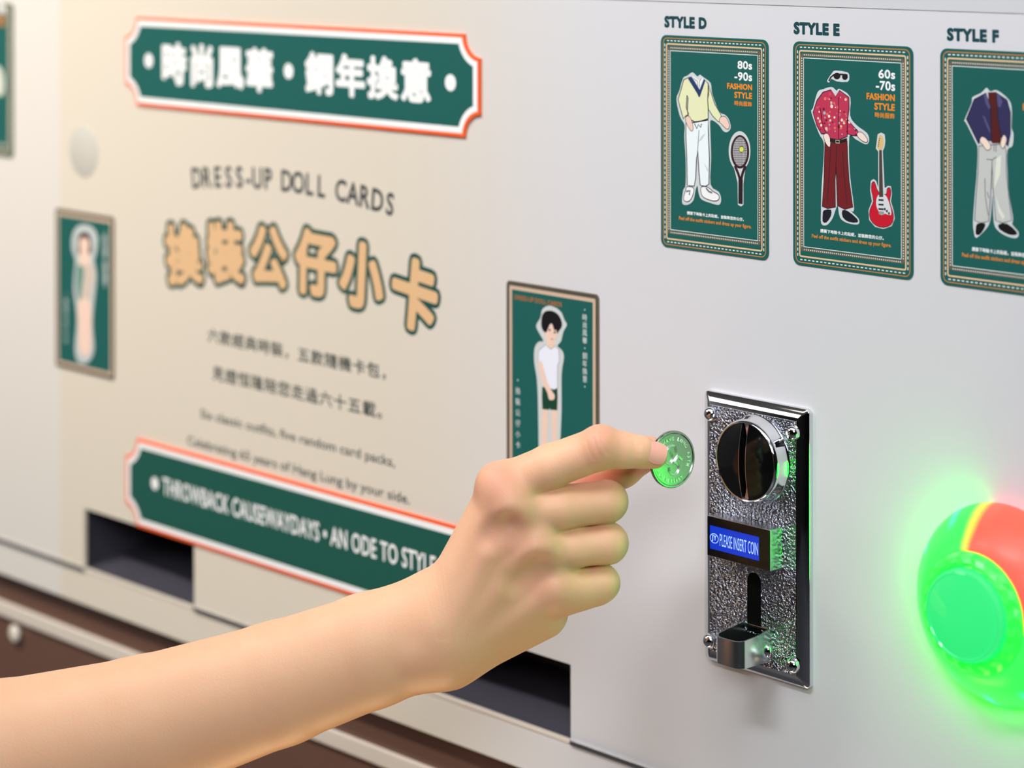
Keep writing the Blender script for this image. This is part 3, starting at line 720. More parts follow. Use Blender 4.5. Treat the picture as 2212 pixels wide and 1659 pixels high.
xc, zt = zq(548, 270); _, zb_ = zq(548, 740); column(oL, '・時尚風華・銅年換意・', xc - 1.2, zt, (zt - zb_) / 10 * 1.05, 5.0)
xc, zt = zq(185, 830); column(oL, '・換裝公仔小卡', xc - 0.4, zt, 5.0, 4.4)

# ------------------------------------------------------------------ coin acceptor
acc = at(empty('coin_acceptor'), 32.5, 0, 0)
tag(acc, 'chrome coin acceptor plate with round coin knob and blue display', 'coin acceptor')
PW, PH = 65.0, 127.0
b = MB()
def ring_rect(d, r, h):
    return [V(x, h, z) for x, z in rrect(d, PW - d, d, PH - d, r, 5)]
loops = [ring_rect(0, 2.2, 0.0), ring_rect(0, 2.2, 2.3), ring_rect(0.25, 2.0, 2.65), ring_rect(5.4, 0.7, 5.1)]
n = len(loops[0]); vv = [p for L in loops for p in L]
b.geo(vv, [(j * n + i, j * n + (i + 1) % n, (j + 1) * n + (i + 1) % n, (j + 1) * n + i) for j in range(3) for i in range(n)], CHROME)
b.geo(loops[3], [list(range(n))], CHROME)
b.build('back_plate', acc, smooth=True)
SX, SZ = 33.7, 47.6
# hammered face with the coin return opening cut out of it
b = MB()
slot = [(29.5, 20.0), (38.0, 20.0)] + [(33.75 + 4.25 * math.cos(a * math.pi / 10), 43.4 + 4.25 * math.sin(a * math.pi / 10)) for a in range(11)]
fx0, fx1, fz0, fz1 = 5.7, PW - 5.7, 5.7, PH - 5.7
hf = 5.32
b.face([V(fx0, hf, fz0), V(fx1, hf, fz0), V(fx1, hf, 20), V(fx0, hf, 20)], HAMMER)
b.face([V(fx0, hf, 20), V(29.5, hf, 20), V(29.5, hf, 43.4), V(fx0, hf, 43.4)], HAMMER)
b.face([V(38, hf, 20), V(fx1, hf, 20), V(fx1, hf, 43.4), V(38, hf, 43.4)], HAMMER)
top = [(33.75 + 4.25 * math.cos(math.pi - a * math.pi / 12), 43.4 + 4.25 * math.sin(a * math.pi / 12)) for a in range(13)]
b.face([V(fx0, hf, 43.4)] + [V(x, hf, z) for x, z in top] + [V(fx1, hf, 43.4), V(fx1, hf, 60), V(fx0, hf, 60)], HAMMER)
b.face([V(fx0, hf, 60), V(fx1, hf, 60), V(fx1, hf, fz1), V(fx0, hf, fz1)], HAMMER)
for p, q in (((fx0, fz0), (fx1, fz0)), ((fx1, fz0), (fx1, fz1)), ((fx1, fz1), (fx0, fz1)), ((fx0, fz1), (fx0, fz0))):
    b.face([V(p[0], 5.1, p[1]), V(q[0], 5.1, q[1]), V(q[0], hf, q[1]), V(p[0], hf, p[1])], CHROME_SOFT)
tag(b.build('face_plate', acc, weld=False), 'hammered chrome face')
b = MB(); sl = [(29.3, 19.0), (38.2, 19.0)] + [(33.75 + 4.45 * math.cos(a * math.pi / 10), 43.4 + 4.45 * math.sin(a * math.pi / 10)) for a in range(11)]
flat(b, sl, 5.16, BLACK_MATT); tag(b.build('return_slot', acc, weld=False), 'black coin return opening')
for x, z in ((7.0, 117.2), (58.2, 116.1), (6.2, 10.4), (58.0, 10.2)):
    b = MB(); b.lathe(x, z, [(3.55, 5.3), (3.55, 5.9), (3.3, 7.0), (2.6, 8.0), (1.6, 8.6), (0.5, 8.85), (0.05, 8.88)], CHROME, 32); b.build('screw', acc, smooth=True)
# knob
KX, KZ = 36.3, 100.6
b = MB(); b.lathe(KX, KZ, [(20.4, 5.3), (20.4, 6.2), (19.8, 6.9), (19.3, 11.8), (18.9, 13.6), (18.1, 14.3), (17.6, 14.1), (17.5, 13.4)], CHROME, 96)
knob = b.build('coin_knob', acc, smooth=True)
b = MB()
NR, NA = 12, 72
def kh(r): return 14.0 + 2.6 * (1 - (r / 17.6) ** 2)
# two half domes either side of the coin slot
for sgn in (-1, 1):
    xs = np.linspace(1.9, 17.5, 18); rows = []
    for x in xs:
        zz_ = math.sqrt(max(17.55 ** 2 - x * x, 0.0)); rows.append([V(KX + 0.3 + sgn * x, kh(math.hypot(x, t * zz_)), KZ + t * zz_) for t in np.linspace(-1, 1, 25)])
    vv = [p for r in rows for p in r]
    b.geo(vv, [(i * 25 + j, i * 25 + j + 1, (i + 1) * 25 + j + 1, (i + 1) * 25 + j) for i in range(17) for j in range(24)], BLACK)
    e = rows[0]; lo = [V(KX + 0.3 + sgn * 1.9, 10.5, KZ + t * 17.4) for t in np.linspace(-1, 1, 25)]
    b.geo(e + lo, [(j, j + 1, 25 + j + 1, 25 + j) for j in range(24)], BLACK)
b.face([V(KX + 0.3 - 1.9, 10.5, KZ - 17.4), V(KX + 0.3 + 1.9, 10.5, KZ - 17.4), V(KX + 0.3 + 1.9, 10.5, KZ + 17.4), V(KX + 0.3 - 1.9, 10.5, KZ + 17.4)], BLACK_MATT)
tag(b.build('knob_face', knob, smooth=True), 'glossy black domed coin entry face with vertical slot')
b = MB()
for sgn in (-1, 1):
    tz = np.linspace(-16.6, 16.6, 20)
    for i in range(19):
        za, zb2 = tz[i], tz[i + 1]
        x_a, x_b = KX + 0.3 + sgn * 1.9, KX + 0.3 + sgn * 2.25
        ha, hb = kh(math.hypot(1.9, za)) + 0.12, kh(math.hypot(1.9, zb2)) + 0.12
        b.face([V(x_a, ha, KZ + za), V(x_b, ha, KZ + za), V(x_b, hb, KZ + zb2), V(x_a, hb, KZ + zb2)], CHROME_SOFT)
x_a, x_b = KX + 0.3 - 1.9, KX + 0.3 + 1.9
b.box(x_a, x_b, 10.6, 14.6, KZ - 17.2, KZ - 16.7, CHROME_SOFT)
b.build('slot_edge', knob)
# display
CUP_M = mat('brushed_chrome', (222, 223, 226), rough=0.2, metal=1.0)
b = MB(); b.box(12.4, 51.4, 5.2, 13.9, 53.0, 71.9, CUP_M)
disp = b.build('display_housing', acc, bevel=0.0004)
b = MB()
dx0, dx1, dz0, dz1 = 12.6, 51.0, 53.3, 71.6
lx0_, lx1_, lz0_, lz1_ = 12.9 + 2.2, 44.9, 56.6, 67.6
for a0, a1, c0, c1 in ((dx0, dx1, dz0, lz0_), (dx0, dx1, lz1_, dz1), (dx0, lx0_ - 1.2, lz0_, lz1_), (lx1_, dx1, lz0_, lz1_)):
    b.face([V(a0, 14.25, c0), V(a1, 14.25, c0), V(a1, 14.25, c1), V(a0, 14.25, c1)], BLACK)
lx0_ -= 1.2
for p, q in (((lx0_, lz0_), (lx1_, lz0_)), ((lx1_, lz0_), (lx1_, lz1_)), ((lx1_, lz1_), (lx0_, lz1_)), ((lx0_, lz1_), (lx0_, lz0_)), ((dx0, dz0), (dx1, dz0)), ((dx1, dz0), (dx1, dz1)), ((dx1, dz1), (dx0, dz1)), ((dx0, dz1), (dx0, dz0))):
    b.face([V(p[0], 13.9, p[1]), V(q[0], 13.9, q[1]), V(q[0], 14.25, q[1]), V(p[0], 14.25, p[1])], BLACK)
tag(b.build('bezel', disp), 'black display frame')
LCD = mat('lcd_blue', (10, 30, 120), rough=0.15, emit=(6, 56, 206), estr=0.75)
LCD_T = mat('lcd_text', (160, 190, 235), rough=0.3, emit=(150, 190, 240), estr=0.75)
b = MB(); flat(b, [(lx0_, lz0_), (lx1_, lz0_), (lx1_, lz1_), (lx0_, lz1_)], 13.97, LCD); tag(b.build('screen', disp), 'lit blue screen')
b = MB()
zs = Zoom(1500, 1080, 7.9, h=14.0)
x0, x1, z0, z1 = zs.rect(432, 1085, 575, 782); text_rect(b, 'PLEASE INSERT COIN', x0, x1, z0 - 0.1, z1, 13.99, LCD_T, offset=0.0)
cx_, cz_ = zs(338, 655); el = [(cx_ + 2.55 * math.cos(i * math.pi / 18), cz_ + 2.15 * math.sin(i * math.pi / 18)) for i in range(36)]
stroke(b, el, 0.35, 13.99, LCD_T, closed=True); text_at(b, 'JY', cx_, cz_, 3.4, 13.995, LCD_T, offset=0.02)
tag(b.build('screen_text', disp, weld=False), 'pale text PLEASE INSERT COIN')
# coin return cup
CUP_M = mat('brushed_chrome', (222, 223, 226), rough=0.2, metal=1.0)
b = MB()
cx0, cx1, cf, cz0_, cz1_ = 27.9, 45.6, 27.4, 9.6, 21.6
def cup_path(inset):
    p = [(cx1 - inset, 5.2), (cx1 - inset, cf - 5)]
    for i in range(7): a = i * math.pi / 12; p.append((cx1 - 5 + (5 - inset) * math.cos(a), cf - 5 + (5 - inset) * math.sin(a)))
    for i in range(7): a = math.pi / 2 + i * math.pi / 12; p.append((cx0 + 5 + (5 - inset) * math.cos(a), cf - 5 + (5 - inset) * math.sin(a)))
    p += [(cx0 + inset, cf - 5), (cx0 + inset, 5.2)]
    return p
def ztop(h): return cz1_ + (27.4 - h) * 0.13
po, pi_ = cup_path(0), cup_path(0.9); n = len(po)
vv = [V(x, h, cz0_ + 0.0) for x, h in po] + [V(x, h, ztop(h)) for x, h in po] + [V(x, h, ztop(h)) for x, h in pi_] + [V(x, h, cz0_ + 1.5) for x, h in pi_]
b.geo(vv, [(j * n + i, j * n + i + 1, (j + 1) * n + i + 1, (j + 1) * n + i) for j in range(3) for i in range(n - 1)], CUP_M)
b.geo([V(x, h, cz0_) for x, h in po], [list(range(n))[::-1]], CHROME)
cup = b.build('coin_cup', acc, smooth=True)
b = MB(); b.geo([V(x, h, cz0_ + 2.0 + max(0, 24 - h) * 0.42) for x, h in pi_], [list(range(n))], BLACK_MATT); tag(b.build('cup_floor', cup, weld=False), 'black sloping chute floor')
b = MB()
k = []; pr = [(2.7, 0), (2.6, 0.7), (2.0, 1.5), (1.1, 1.95), (0.1, 2.1)]
for r, d in pr:
    for i in range(24): a = i * math.pi / 12; k.append(V(cx1 + d, 8.6 + r * math.cos(a) * 0.9, 14.6 + r * 1.15 * math.sin(a)))
b.geo(k, [(j * 24 + i, j * 24 + (i + 1) % 24, (j + 1) * 24 + (i + 1) % 24, (j + 1) * 24 + i) for j in range(4) for i in range(24)], CHROME)
b.build('rivet', cup, smooth=True)
b = MB(); b.box(24.0, 47.5, 5.3, 6.0, 22.4, 23.6, CHROME); b.build('cup_flange', cup, bevel=0.0002)

# ------------------------------------------------------------------ lit push button
BTX, BTZ = 172.0, 60.6
btn = at(empty('push_button'), BTX, 0, BTZ - 42)
tag(btn, 'large round push button glowing green with a red sector', 'push button')
def led_mat(name, base, gstr, red=True, dots=True, rough=0.3, bl=0.011, sp_=0.2):
    m = bpy.data.materials.new(name); m.use_nodes = True
    nt = m.node_tree; bs = nt.nodes['Principled BSDF']
    bs.inputs['Base Color'].default_value = (*base, 1); bs.inputs['Roughness'].default_value = rough; bs.inputs['Specular IOR Level'].default_value = sp_
    tc = nt.nodes.new('ShaderNodeTexCoord'); mp = nt.nodes.new('ShaderNodeMapping')
    c = V(BTX, 0, BTZ); mp.inputs['Location'].default_value = (-c.x, 0, -c.z)
    nt.links.new(tc.outputs['Object'], mp.inputs['Vector'])
    sp = nt.nodes.new('ShaderNodeSeparateXYZ'); nt.links.new(mp.outputs[0], sp.inputs[0])
    an = nt.nodes.new('ShaderNodeMath'); an.operation = 'ARCTAN2'
    nt.links.new(sp.outputs['Z'], an.inputs[0]); nt.links.new(sp.outputs['X'], an.inputs[1])
    rp = nt.nodes.new('ShaderNodeValToRGB'); mr = nt.nodes.new('ShaderNodeMapRange')
    mr.inputs['From Min'].default_value = -math.pi; mr.inputs['From Max'].default_value = math.pi
    nt.links.new(an.outputs[0], mr.inputs['Value']); nt.links.new(mr.outputs[0], rp.inputs[0])
    el = rp.color_ramp.elements
    g = (0.0045 * gstr, 1.0 * gstr, bl * gstr, 1); y = (0.14 * gstr, 0.11 * gstr, 0.006 * gstr, 1); r_ = (0.32 * gstr, 0.006 * gstr, 0.006 * gstr, 1)
    def pos(deg): return (deg + 180) / 360
    el[0].position = 0.0; el[0].color = g; el[1].position = 1.0; el[1].color = g
    for d, c_ in ((-10, g), (-3, y), (4, r_), (94, r_), (100, y), (106, g)) if red else ():
        e = el.new(pos(d)); e.color = c_
    col = rp.outputs[0]
    if dots:
        # brighter, slightly bluish patches where each lamp sits under the plastic
        wv = nt.nodes.new('ShaderNodeMath'); wv.operation = 'MULTIPLY'; wv.inputs[1].default_value = 12.0; nt.links.new(an.outputs[0], wv.inputs[0])
        cs_ = nt.nodes.new('ShaderNodeMath'); cs_.operation = 'COSINE'; nt.links.new(wv.outputs[0], cs_.inputs[0])
        le = nt.nodes.new('ShaderNodeVectorMath'); le.operation = 'LENGTH'
        cb = nt.nodes.new('ShaderNodeCombineXYZ'); nt.links.new(sp.outputs['X'], cb.inputs[0]); nt.links.new(sp.outputs['Z'], cb.inputs[1]); nt.links.new(cb.outputs[0], le.inputs[0])
        rr = nt.nodes.new('ShaderNodeMapRange'); rr.inputs['From Min'].default_value = 0.0345; rr.inputs['From Max'].default_value = 0.0385; nt.links.new(le.outputs['Value'], rr.inputs['Value'])
        cl = nt.nodes.new('ShaderNodeMapRange'); cl.inputs['From Min'].default_value = 0.55; cl.inputs['From Max'].default_value = 1.0; nt.links.new(cs_.outputs[0], cl.inputs['Value'])
        mu = nt.nodes.new('ShaderNodeMath'); mu.operation = 'MULTIPLY'; nt.links.new(rr.outputs[0], mu.inputs[0]); nt.links.new(cl.outputs[0], mu.inputs[1])
        ad = nt.nodes.new('ShaderNodeMix'); ad.data_type = 'RGBA'; ad.blend_type = 'ADD'; r2 = nt.nodes.new('ShaderNodeValToRGB'); nt.links.new(mr.outputs[0], r2.inputs[0]); e2 = r2.color_ramp.elements
        gd = (0.003 * gstr, 0.4 * gstr, 0.05 * gstr, 1); e2[0].color = gd; e2[1].color = gd
        for d, c_ in ((-8, gd), (0, (0.2, 0.02, 0.02, 1)), (98, (0.2, 0.02, 0.02, 1)), (106, gd)): e2.new(pos(d)).color = c_
        nt.links.new(r2.outputs[0], ad.inputs[7])
        nt.links.new(mu.outputs[0], ad.inputs[0]); nt.links.new(col, ad.inputs[6]); col = ad.outputs[2]
    nt.links.new(col, bs.inputs['Emission Color']); bs.inputs['Emission Strength'].default_value = 1.0
    return m
RING_M = led_mat('lit_ring_plastic', (0.03, 0.10, 0.05), 9.0)
FACET_M = led_mat('lit_facet_plastic', (0.05, 0.12, 0.07), 1.0, red=False, dots=False, bl=0.04, sp_=0.5)
CAP_M = led_mat('lit_cap_plastic', (0.05, 0.14, 0.09), 0.78, red=False, dots=False, rough=0.06, bl=0.2, sp_=0.5)
b = MB(); b.lathe(BTX, BTZ, [(41.0, 0.0), (42.3, 1.2), (42.4, 3.2), (41.6, 6.0), (39.4, 10.0), (36.0, 14.2), (32.0, 18.0), (28.5, 21.0), (26.2, 22.2), (25.6, 22.0)], RING_M, 96)
tag(b.build('glowing_ring', btn, smooth=True), 'glossy green lit ring with one red sector')
b = MB(); seg = 40; k = []; prof = [(25.6, 21.6), (25.4, 23.4), (23.6, 25.0), (21.6, 26.2), (20.2, 26.0), (19.6, 24.6)]
for j, (r, h) in enumerate(prof):
    for i in range(seg):
        a = 2 * math.pi * (i + 0.5 * (j % 2)) / seg
        k.append(V(BTX + r * math.cos(a), h + (0.7 if (i + j) % 2 else -0.3), BTZ + r * math.sin(a)))
fc = []
for j in range(len(prof) - 1):
    for i in range(seg):
        i2 = (i + 1) % seg; a, b2, c_, d = j * seg + i, j * seg + i2, (j + 1) * seg + i2, (j + 1) * seg + i
        if j % 2: fc += [(a, b2, c_), (a, c_, d)]
        else: fc += [(a, b2, d), (b2, c_, d)]
b.geo(k, fc, FACET_M); tag(b.build('facet_ring', btn), 'faceted green plastic ring')
b = MB(); b.lathe(BTX, BTZ, [(19.4, 22), (19.3, 28.6), (18.6, 30.2), (17.6, 30.6), (17.2, 30.2), (16.6, 30.4), (13, 31.6), (9, 32.4), (5, 32.9), (1, 33.1), (0.05, 33.1)], CAP_M, 72)
tag(b.build('push_cap', btn, smooth=True), 'clear green domed cap')

# ------------------------------------------------------------------ coin
DC = 1121.0
def ray_pt(px, py, depth):
    p = CAM + depth * (FW + RT * (px - CX) / FPX - UP * (py - CY) / FPX); return p
cc = ray_pt(1452, 992, DC)
cn = np.array([math.cos(math.radians(-6)), math.sin(math.radians(-6)), 0.05]); cn /= np.linalg.norm(cn)
cu_ = np.cross(np.array([0, 0, 1.0]), cn); cu_ /= np.linalg.norm(cu_); cv = np.cross(cn, cu_)
RC, TC = 12.75, 0.9
def cp(u, v, w):
    p = cc + cu_ * u + cv * v + cn * w
    return Vector((p[0] / 1000, p[1] / 1000, (p[2] + ZO) / 1000))
COIN_M = mat('coin_nickel', (150, 154, 150), rough=0.2, metal=1.0, bump=0.08, bscale=1500, bdist=0.0002)
COIN_R = mat('coin_relief_highlight', (226, 230, 226), rough=0.36, metal=1.0)  # paler than the blank: bright highlights of the relief put into its colour
coin = empty('coin', cp(0, -RC, 0)); bpy.context.view_layer.update()
tag(coin, 'silver commemorative coin held up to the coin slot', 'coin')
b = MB(); seg = 96; prof = [(RC - 0.35, -TC), (RC, -TC + 0.3), (RC, TC - 0.3), (RC - 0.3, TC), (RC - 0.95, TC), (RC - 1.35, TC - 0.32), (0.02, TC - 0.32)]
prof = [(0.02, -TC + 0.1)] + prof
k = [cp(r * math.cos(2 * math.pi * i / seg), r * math.sin(2 * math.pi * i / seg), w) for r, w in prof for i in range(seg)]
b.geo(k, [(j * seg + i, j * seg + (i + 1) % seg, (j + 1) * seg + (i + 1) % seg, (j + 1) * seg + i) for j in range(len(prof) - 1) for i in range(seg)], COIN_M)
b.build('coin_blank', coin, smooth=True)
b = MB(); wb = TC - 0.32
def coin_text(s, a0, a1, rad, size, flip):
    for i, ch in enumerate(s):
        if ch == ' ': continue
        a = math.radians(a0 + (a1 - a0) * i / (len(s) - 1))
        v, f = text_geo(ch, 0.01, 0.05); lo, hi = v.min(0), v.max(0)
        ox, oy = (lo[0] + hi[0]) / 2, 0.36
        rot = a - math.pi / 2 if not flip else a + math.pi / 2
        c, s_ = math.cos(rot), math.sin(rot)
        out = []
        for p in v:
            x, y = (p[0] - ox) * size * 0.85, (p[1] - oy) * size
            out.append(cp(rad * math.cos(a) + x * c - y * s_, rad * math.sin(a) + x * s_ + y * c, wb + (p[2] + 0.05) * 2.4))
        b.geo(out, f, COIN_R)
coin_text('HANG LUNG 65TH', 122, -22, 9.3, 2.3, False)
coin_text('ANNIVERSARY', 205, 298, 9.6, 2.1, True)
b.build('raised_lettering', coin, weld=False)
b = MB()
def rib(pts, w):
    """three raised parallel lines"""
    P = np.array([((x - 811) / 41.3, -(y - 894) / 47.5) for x, y in pts]); 
    Q = []
    for i in range(len(P) - 1):
        p0, p1, p2, p3 = P[max(i - 1, 0)], P[i], P[i + 1], P[min(i + 2, len(P) - 1)]
        for t in np.linspace(0, 1, 6, endpoint=False): Q.append(0.5 * ((2 * p1) + (-p0 + p2) * t + (2 * p0 - 5 * p1 + 4 * p2 - p3) * t * t + (-p0 + 3 * p1 - 3 * p2 + p3) * t ** 3))
    Q.append(P[-1]); Q = np.array(Q)
    T = np.gradient(Q, axis=0); T /= np.linalg.norm(T, axis=1)[:, None]; N = np.stack([-T[:, 1], T[:, 0]], 1)
    for o in (-w, 0, w):
        C_ = Q + N * o; hw = 0.2
        A, B_, D = C_ + N * hw, C_, C_ - N * hw
        n = len(Q)
        vv = [cp(p[0], p[1], wb) for p in A] + [cp(p[0], p[1], wb + 0.24) for p in B_] + [cp(p[0], p[1], wb) for p in D]
        b.geo(vv, [(j * n + i, j * n + i + 1, (j + 1) * n + i + 1, (j + 1) * n + i) for j in range(2) for i in range(n - 1)], COIN_R)
rib([(885, 760), (868, 640), (800, 596), (715, 622), (640, 700), (610, 800), (640, 920), (705, 968), (775, 920), (790, 820), (750, 730)], 0.5)
rib([(1055, 955), (985, 890), (940, 830)], 0.5)
rib([(935, 830), (880, 880), (835, 950), (880, 980), (935, 1060), (920, 1160), (850, 1215), (770, 1195), (710, 1130), (705, 1050)], 0.5)
tag(b.build('raised_numeral', coin, weld=False), 'raised ribbon numeral 65')

# ------------------------------------------------------------------ person: right arm and hand
def J(px, py, d):
    D = DC + d
    return np.array([(px - CX) / FPX * D, -(py - CY) / FPX * D, D])
REF = J(1452, 992, 0)
VX = 0.75
LO = np.array([J(-560, 0, 0)[0], J(0, 2010, 0)[1], DC - 45]); HI = np.array([J(1460, 0, 0)[0], J(0, 890, 0)[1], DC + 75])
DIM = np.ceil((HI - LO) / VX).astype(int) + 1
GX = [(LO[i] + VX * np.arange(DIM[i])).astype(np.float32) for i in range(3)]

def smin(a, b_, k):
    if k <= 0: return np.minimum(a, b_)
    h = np.clip(0.5 + 0.5 * (b_ - a) / k, 0, 1)
    return b_ + (a - b_) * h - k * h * (1 - h)
def smax(a, b_, k): return -smin(-a, -b_, k)

def sub(p_lo, p_hi, pad):
    i0 = np.clip(((p_lo - pad - LO) / VX).astype(int), 0, DIM - 1); i1 = np.clip(((p_hi + pad - LO) / VX).astype(int) + 2, 1, DIM)
    sl = tuple(slice(i0[i], i1[i]) for i in range(3))
    g = np.meshgrid(*[GX[i][sl[i]] for i in range(3)], indexing='ij', sparse=True)
    return sl, g

def cone(vol, a, b_, ra, rb, k, cs=1.0, pad=14, carve=False):
    """round cone from a to b_; cs < 1 flattens it along the view depth"""
    a = np.asarray(a, float); b_ = np.asarray(b_, float); R_ = max(ra, rb)
    sl, g = sub(np.minimum(a, b_) - R_, np.maximum(a, b_) + R_, pad)
    if (np.array([s.stop - s.start for s in sl]) <= 0).any(): return
    sc = np.array([1, 1, 1 / cs])
    ba = (b_ - a) * sc; l2 = float(ba @ ba); rr = ra - rb
    pa = [(g[i] - a[i]) * sc[i] for i in range(3)]
    if l2 < 1e-9:
        d = np.sqrt(pa[0] ** 2 + pa[1] ** 2 + pa[2] ** 2) - ra
    else:
        t = np.clip((pa[0] * ba[0] + pa[1] * ba[1] + pa[2] * ba[2]) / l2, 0, 1)
        # offset along the cone slope keeps the surface smooth at the ends
        d = np.sqrt((pa[0] - ba[0] * t) ** 2 + (pa[1] - ba[1] * t) ** 2 + (pa[2] - ba[2] * t) ** 2) - (ra - rr * t)
    d = d.astype(np.float32)
    if carve: vol[sl] = smax(vol[sl], -d, k)
    else: vol[sl] = smin(vol[sl], d, k)

def newvol(): return np.full(tuple(DIM), 14.0, np.float32)
# forearm, wrist and back of the hand
A = newvol()
arm = [((-520, 1800, 8), 44), ((-250, 1728, 8), 41.5), ((0, 1652, 8), 37.5), ((310, 1572, 8), 31.8), ((600, 1477, 8), 27.6), ((800, 1405, 8), 25.6), ((925, 1362, 8), 24.6)]
for (p, r), (q, s_) in zip(arm[:-1], arm[1:]): cone(A, J(*p), J(*q), r, s_, 3.0, cs=0.74)
HANDV = newvol()
mc = [((958, 1300, 4), (1085, 1052, -3), 10.5, 10.0), ((962, 1335, 0), (1110, 1108, -6), 11.0, 10.3), ((965, 1372, 1), (1163, 1187, -4), 11.0, 9.8), ((970, 1408, 5), (1203, 1272, 0), 11.0, 9.4)]
for p, q, r, s_ in mc: cone(HANDV, J(*p), J(*q), r, s_, 11.0)
cone(HANDV, J(985, 1330, 15), J(1120, 1175, 14), 14, 13, 9)
cone(HANDV, J(975, 1405, 14), J(1170, 1322, 12), 15, 12.2, 8)
cone(HANDV, J(990, 1275, 18), J(1130, 1120, 28), 13, 12, 9)
A = smin(A, HANDV, 13.0)
cone(A, J(915, 1402, 0), J(905, 1405, 0), 9.0, 9.0, 7)          # wrist bone
del HANDV
FN = newvol()
def chain(vol, pts, k):
    f_ = newvol()
    for (p, r), (q, s_) in zip(pts[:-1], pts[1:]): cone(f_, J(*p), J(*q), r, s_, k)
    return f_
idx = chain(FN, [((1085, 1052, -3), 10.2), ((1190, 1007, -7), 9.7), ((1296, 968, -10.5), 9.5), ((1345, 972, -11), 7.9), ((1382, 976, -10.8), 7.0), ((1413, 984, -10.4), 5.9)], 2.0)
cone(idx, J(1300, 958, -14), J(1300, 958, -14), 7.0, 7.0, 5)
mid = chain(FN, [((1110, 1106, -6), 10.2), ((1215, 1095, -5), 9.7), ((1311, 1083, -2), 9.3), ((1290, 1092, 12), 8.8), ((1262, 1100, 24), 8.2), ((1205, 1112, 30), 7.4)], 2.0)
rng_ = chain(FN, [((1163, 1187, -4), 9.8), ((1240, 1180, -2), 9.2), ((1312, 1173, 0), 9.2), ((1292, 1180, 13), 8.6), ((1268, 1184, 24), 8.0), ((1215, 1190, 30), 7.2)], 2.0)
pky = chain(FN, [((1203, 1272, 0), 9.4), ((1250, 1268, 1), 8.9), ((1299, 1259, 3), 8.2), ((1284, 1264, 14), 7.6), ((1262, 1268, 24), 7.0), ((1215, 1262, 28), 6.4)], 2.0)
cone(pky, J(1225, 1290, 1), J(1285, 1278, 3), 7.5, 6.0, 4)
thb = chain(FN, [((1000, 1270, 18), 13), ((1150, 1120, 34), 12), ((1285, 1043, 24), 9.8), ((1345, 1010, 14), 8.6), ((1400, 977, 3.4), 7.4)], 2.5)
FN = np.minimum(np.minimum(idx, thb), np.minimum(mid, np.minimum(rng_, pky)))
pairs = smin(mid, rng_, 0.9); pairs = smin(pairs, pky, 0.9); FN = smin(np.minimum(idx, thb), pairs, 0.8)
del idx, mid, rng_, pky, thb, pairs
A = smin(A, FN, 5.0); del FN
# knuckles, tendons and the hollows between them
for p, r in (((1071, 1046, -8.4), 7.0), ((1104, 1088, -11.6), 8.0), ((1162, 1174, -9.8), 7.0), ((1204, 1262, -4.5), 5.6)): cone(A, J(*p), J(*p), r, r, 8)
for p, q in (((985, 1300, -4), (1066, 1065, -12)), ((990, 1325, -8), (1096, 1105, -15)), ((995, 1362, -7), (1152, 1188, -12)), ((1000, 1398, -3), (1192, 1275, -7))): cone(A, J(*p), J(*q), 1.2, 2.0, 6)
for p, q, r in (((1060, 1165, -20), (1098, 1140, -20), 4.6), ((1120, 1262, -17), (1165, 1232, -17.5), 4.6)): cone(A, J(*p), J(*q), r, r, 7, carve=True)
def surface_nets(vol):
    ins = vol < 0
    nx, ny, nz = vol.shape
    c = [(0, 0, 0), (1, 0, 0), (0, 1, 0), (1, 1, 0), (0, 0, 1), (1, 0, 1), (0, 1, 1), (1, 1, 1)]
    cnt = np.zeros((nx - 1, ny - 1, nz - 1), np.int8)
    for dx_, dy, dz in c: cnt += ins[dx_:nx - 1 + dx_, dy:ny - 1 + dy, dz:nz - 1 + dz]
    act = (cnt > 0) & (cnt < 8)
    ids = np.full(act.shape, -1, np.int64); I = np.argwhere(act); ids[act] = np.arange(len(I))
    val = np.stack([vol[I[:, 0] + a, I[:, 1] + b_, I[:, 2] + d] for a, b_, d in c], 1)
    acc_ = np.zeros((len(I), 3)); n_ = np.zeros(len(I))
    for e0 in range(8):
        for ax in range(3):
            if c[e0][ax]: continue
            t_ = list(c[e0]); t_[ax] = 1; e1 = c.index(tuple(t_))
            v0, v1 = val[:, e0], val[:, e1]; s_ = (v0 < 0) != (v1 < 0)
            t = np.where(s_, v0 / np.where(s_, v0 - v1, 1), 0)
            p = np.tile(np.array(c[e0], float), (len(I), 1)); p[:, ax] = t
            acc_ += p * s_[:, None]; n_ += s_
    P = I + acc_ / n_[:, None]
    quads = []
    for ax in range(3):
        o1, o2 = (ax + 1) % 3, (ax + 2) % 3
        s0 = [slice(None)] * 3; s1 = [slice(None)] * 3; s0[ax] = slice(0, -1); s1[ax] = slice(1, None)
        ch = ins[tuple(s0)] != ins[tuple(s1)]
        E = np.argwhere(ch)
        E = E[(E[:, o1] > 0) & (E[:, o2] > 0) & (E[:, o1] < vol.shape[o1] - 1) & (E[:, o2] < vol.shape[o2] - 1)]
        def cid(d1, d2):
            q = E.copy(); q[:, o1] -= d1; q[:, o2] -= d2; return ids[q[:, 0], q[:, 1], q[:, 2]]
        Q = np.stack([cid(0, 0), cid(1, 0), cid(1, 1), cid(0, 1)], 1)
        fl_ = ins[E[:, 0], E[:, 1], E[:, 2]]
        Q[~fl_] = Q[~fl_][:, ::-1]
        quads.append(Q)
    Q = np.concatenate(quads); Q = Q[(Q >= 0).all(1)]
    return P, Q

P, Q = surface_nets(A); del A
